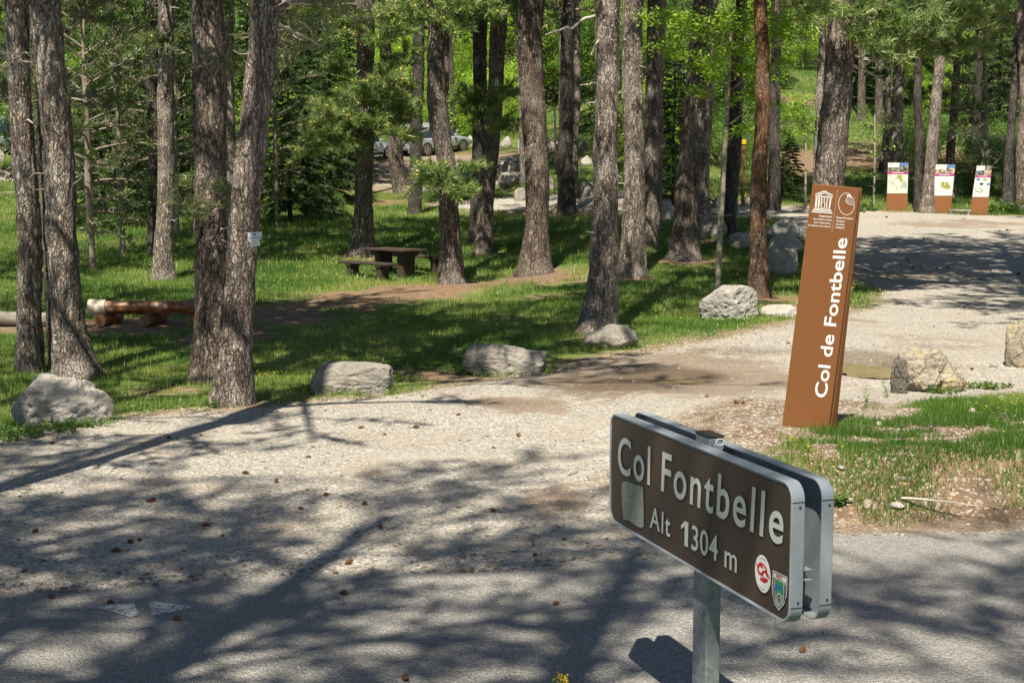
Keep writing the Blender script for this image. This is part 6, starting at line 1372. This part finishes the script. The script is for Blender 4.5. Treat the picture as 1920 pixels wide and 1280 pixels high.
def car(name, label, g, hd, paintm, van=False, s=1.):
    L, Wc, H = (4.45, 1.78, 1.5) if not van else (4.9, 1.9, 2.0)
    q = (hd.x, hd.y); f = Vector((hd.x, hd.y, 0)).normalized(); lft = Vector((-f.y, f.x, 0))
    c = g+f*1.33+lft*.72
    zf = gz(*(c+f*1.33).xy); zr = gz(*(c-f*1.33).xy); zl = gz(*(c+lft*.75).xy); zz = gz(*(c-lft*.75).xy)
    fx = Vector((f.x*2.66, f.y*2.66, zf-zr)).normalized(); ly = Vector((lft.x*1.5, lft.y*1.5, zl-zz)).normalized(); up = fx.cross(ly).normalized(); ly = up.cross(fx)
    c.z = (zf+zr+zl+zz)/4+.02
    e = bpy.data.objects.new(name, None); COL.objects.link(e); e.matrix_world = Matrix(((fx.x, ly.x, up.x, c.x), (fx.y, ly.y, up.y, c.y), (fx.z, ly.z, up.z, c.z), (0, 0, 0, 1))); tag(e, label, 'van' if van else 'car', 'vehicles parked in the wood')
    w = Wc/2; hb = .92 if not van else 1.05
    def sec(x, z0, zt_, ww): return (x, [(0, z0), (ww*.8, z0), (ww*.97, z0+.06), (ww, z0+.22), (ww, (z0+zt_)*.55), (ww*.985, zt_-.10), (ww*.93, zt_-.02), (0, zt_+.02)])
    mb = MB(); loft(mb, [sec(-L/2, .42, hb-.14, w*.86), sec(-L/2+.06, .32, hb-.06, w*.93), sec(-L/2+.25, .24, hb, w*.985), sec(-L/2+.8, .22, hb+.01, w), sec(0, .22, hb, w), sec(L/2-1.35, .22, hb-.01, w), sec(L/2-.8, .22, hb-.08, w*.99), sec(L/2-.35, .25, hb-.19, w*.95), sec(L/2-.08, .33, hb-.30, w*.85), sec(L/2, .42, hb-.38, w*.70)])
    mb.build('body', paintm, e, smooth=True)
    xr0, xr1, xf1, xf0 = (-L/2+.10, -L/2+.42, .35, L/2-1.25) if not van else (-L/2+.08, -L/2+.25, 1.0, L/2-1.0)
    def gs(x, zt_, ww, wb): return (x, [(0, hb-.05), (wb, hb-.05), (wb, hb), ((wb+ww)/2, (hb+zt_)/2+.02), (ww, zt_-.06), (ww*.9, zt_), (0, zt_+.015)])
    mb = MB(); loft(mb, [gs(xr0, hb+.06, w*.8, w*.88), gs(xr0+.12, hb+(H-hb)*.5, w*.8, w*.92), gs(xr1, H-.05, w*.76, w*.93), gs(0, H-.01, w*.78, w*.94), gs(xf1, H-.04, w*.77, w*.94), gs((xf1+xf0)/2, hb+(H-hb)*.55, w*.8, w*.93), gs(xf0, hb+.03, w*.82, w*.9)])
    mb.build('windows', M_GLASS, e, smooth=True)
    mb = MB(); loft(mb, [(x, [(0, H-.045+dz), (w*.79, H-.05+dz), (w*.80, H-.02+dz), (w*.72, H+.022+dz), (0, H+.035+dz)]) for x, dz in ((xr0+.16, -.06), (xr1-.05, -.01), (0, .0), (xf1, -.02), (xf1+.12, -.07))]); mb.build('roof', paintm, e, smooth=True)
    for sd in (-1, 1):
        mb = MB(); mb.tube(np.array([(xr1-.1, sd*w*.66, H+.05), (xr1, sd*w*.67, H+.075), (xf1-.1, sd*w*.67, H+.06), (xf1, sd*w*.66, H+.02)]), .016, 6); mb.build('roof_rail', M_RIM, e)
        for x0, x1 in ((xr0+.28, xr1+.18), (-.52, -.44), (xf1+.02, xf1+.08)):
            mb = MB(); mb.add([(x0-.06, sd*w*.945, hb-.01), (x0+.06, sd*w*.945, hb-.01), (x1+.05, sd*w*.80, H-.05), (x1-.05, sd*w*.80, H-.05)], [[0, 1, 2, 3]] if sd < 0 else [[3, 2, 1, 0]]); mb.build('pillar', paintm if x0 < -1 else M_PLAST, e)
        mb = MB(); mb.box((-L/2+.13, sd*w*.80, .76), (.20, .26, .24)); mb.build('tail_lamp', M_RLAMP, e, bevel=.03)
        mb = MB(); mb.box((L/2-.30, sd*w*.74, .60), (.30, .30, .12)); mb.build('headlight', M_WLAMP, e, bevel=.03)
        mb = MB(); mb.box((xf1+.35, sd*(w+.09), hb+.06), (.14, .18, .13)); mb.build('mirror', paintm, e, bevel=.03)
        mb = MB(); mb.box((0, sd*(w+.004), .30), (2.0, .02, .10)); mb.box((-.05, sd*(w+.002), .70), (.006, .008, .42)); mb.build('door_trim', M_PLAST, e)
        for xw in (-1.33, 1.33):
            mb = MB(); mb.lathe([(.001, .0), (.37, .0), (.372, .012), (.33, .016)], 28, 0, 'y', (xw, sd*(w+.004), .33)) ; mb.build('wheel_arch', M_PLAST, e)
            mb = MB(); mb.lathe([(.20, -.10), (.30, -.10), (.325, -.06), (.325, .06), (.30, .10), (.20, .10)], 30, 0, 'y', (xw, sd*(w-.075), .325)); wh = mb.build('wheel', M_TYRE, e, smooth=True)
            mb = MB(); yo = sd*(w+.02); mb.lathe([(.205, .012), (.235, .012), (.235, -.012), (.205, -.012), (.205, .012)], 26, 0, 'y', (xw, yo, .325))
            for a in range(7):
                an = a*2*math.pi/7; mb.box((xw+.11*math.cos(an), yo, .325+.11*math.sin(an)), (.20, .02, .045), rot=Matrix.Rotation(-an, 4, 'Y'))
            mb.build('rim', M_RIM, wh)
    mb = MB(); mb.box((-L/2+.0, 0, .38), (.14, Wc*.86, .20)); mb.build('rear_bumper', M_PLAST if van else paintm, e, bevel=.05)
    mb = MB(); mb.box((-L/2-.012, 0, .62), (.02, .52, .12)); mb.build('number_plate', M_PLATE, e)
    return e
hd = Vector((math.cos(R(47)), math.sin(R(47)), 0))
car('estate_car', 'silver estate car with a red tail lamp, parked between the pines', G(797, 293), hd, M_SILV)
car('parked_car', 'white car half hidden behind low pine needles', G(650, 303), hd, M_WCAR)
car('parked_van', 'bluish grey van cut by the left edge of the photo', G(-70, 296), Vector((.75, .65, 0)), M_BCAR, True)
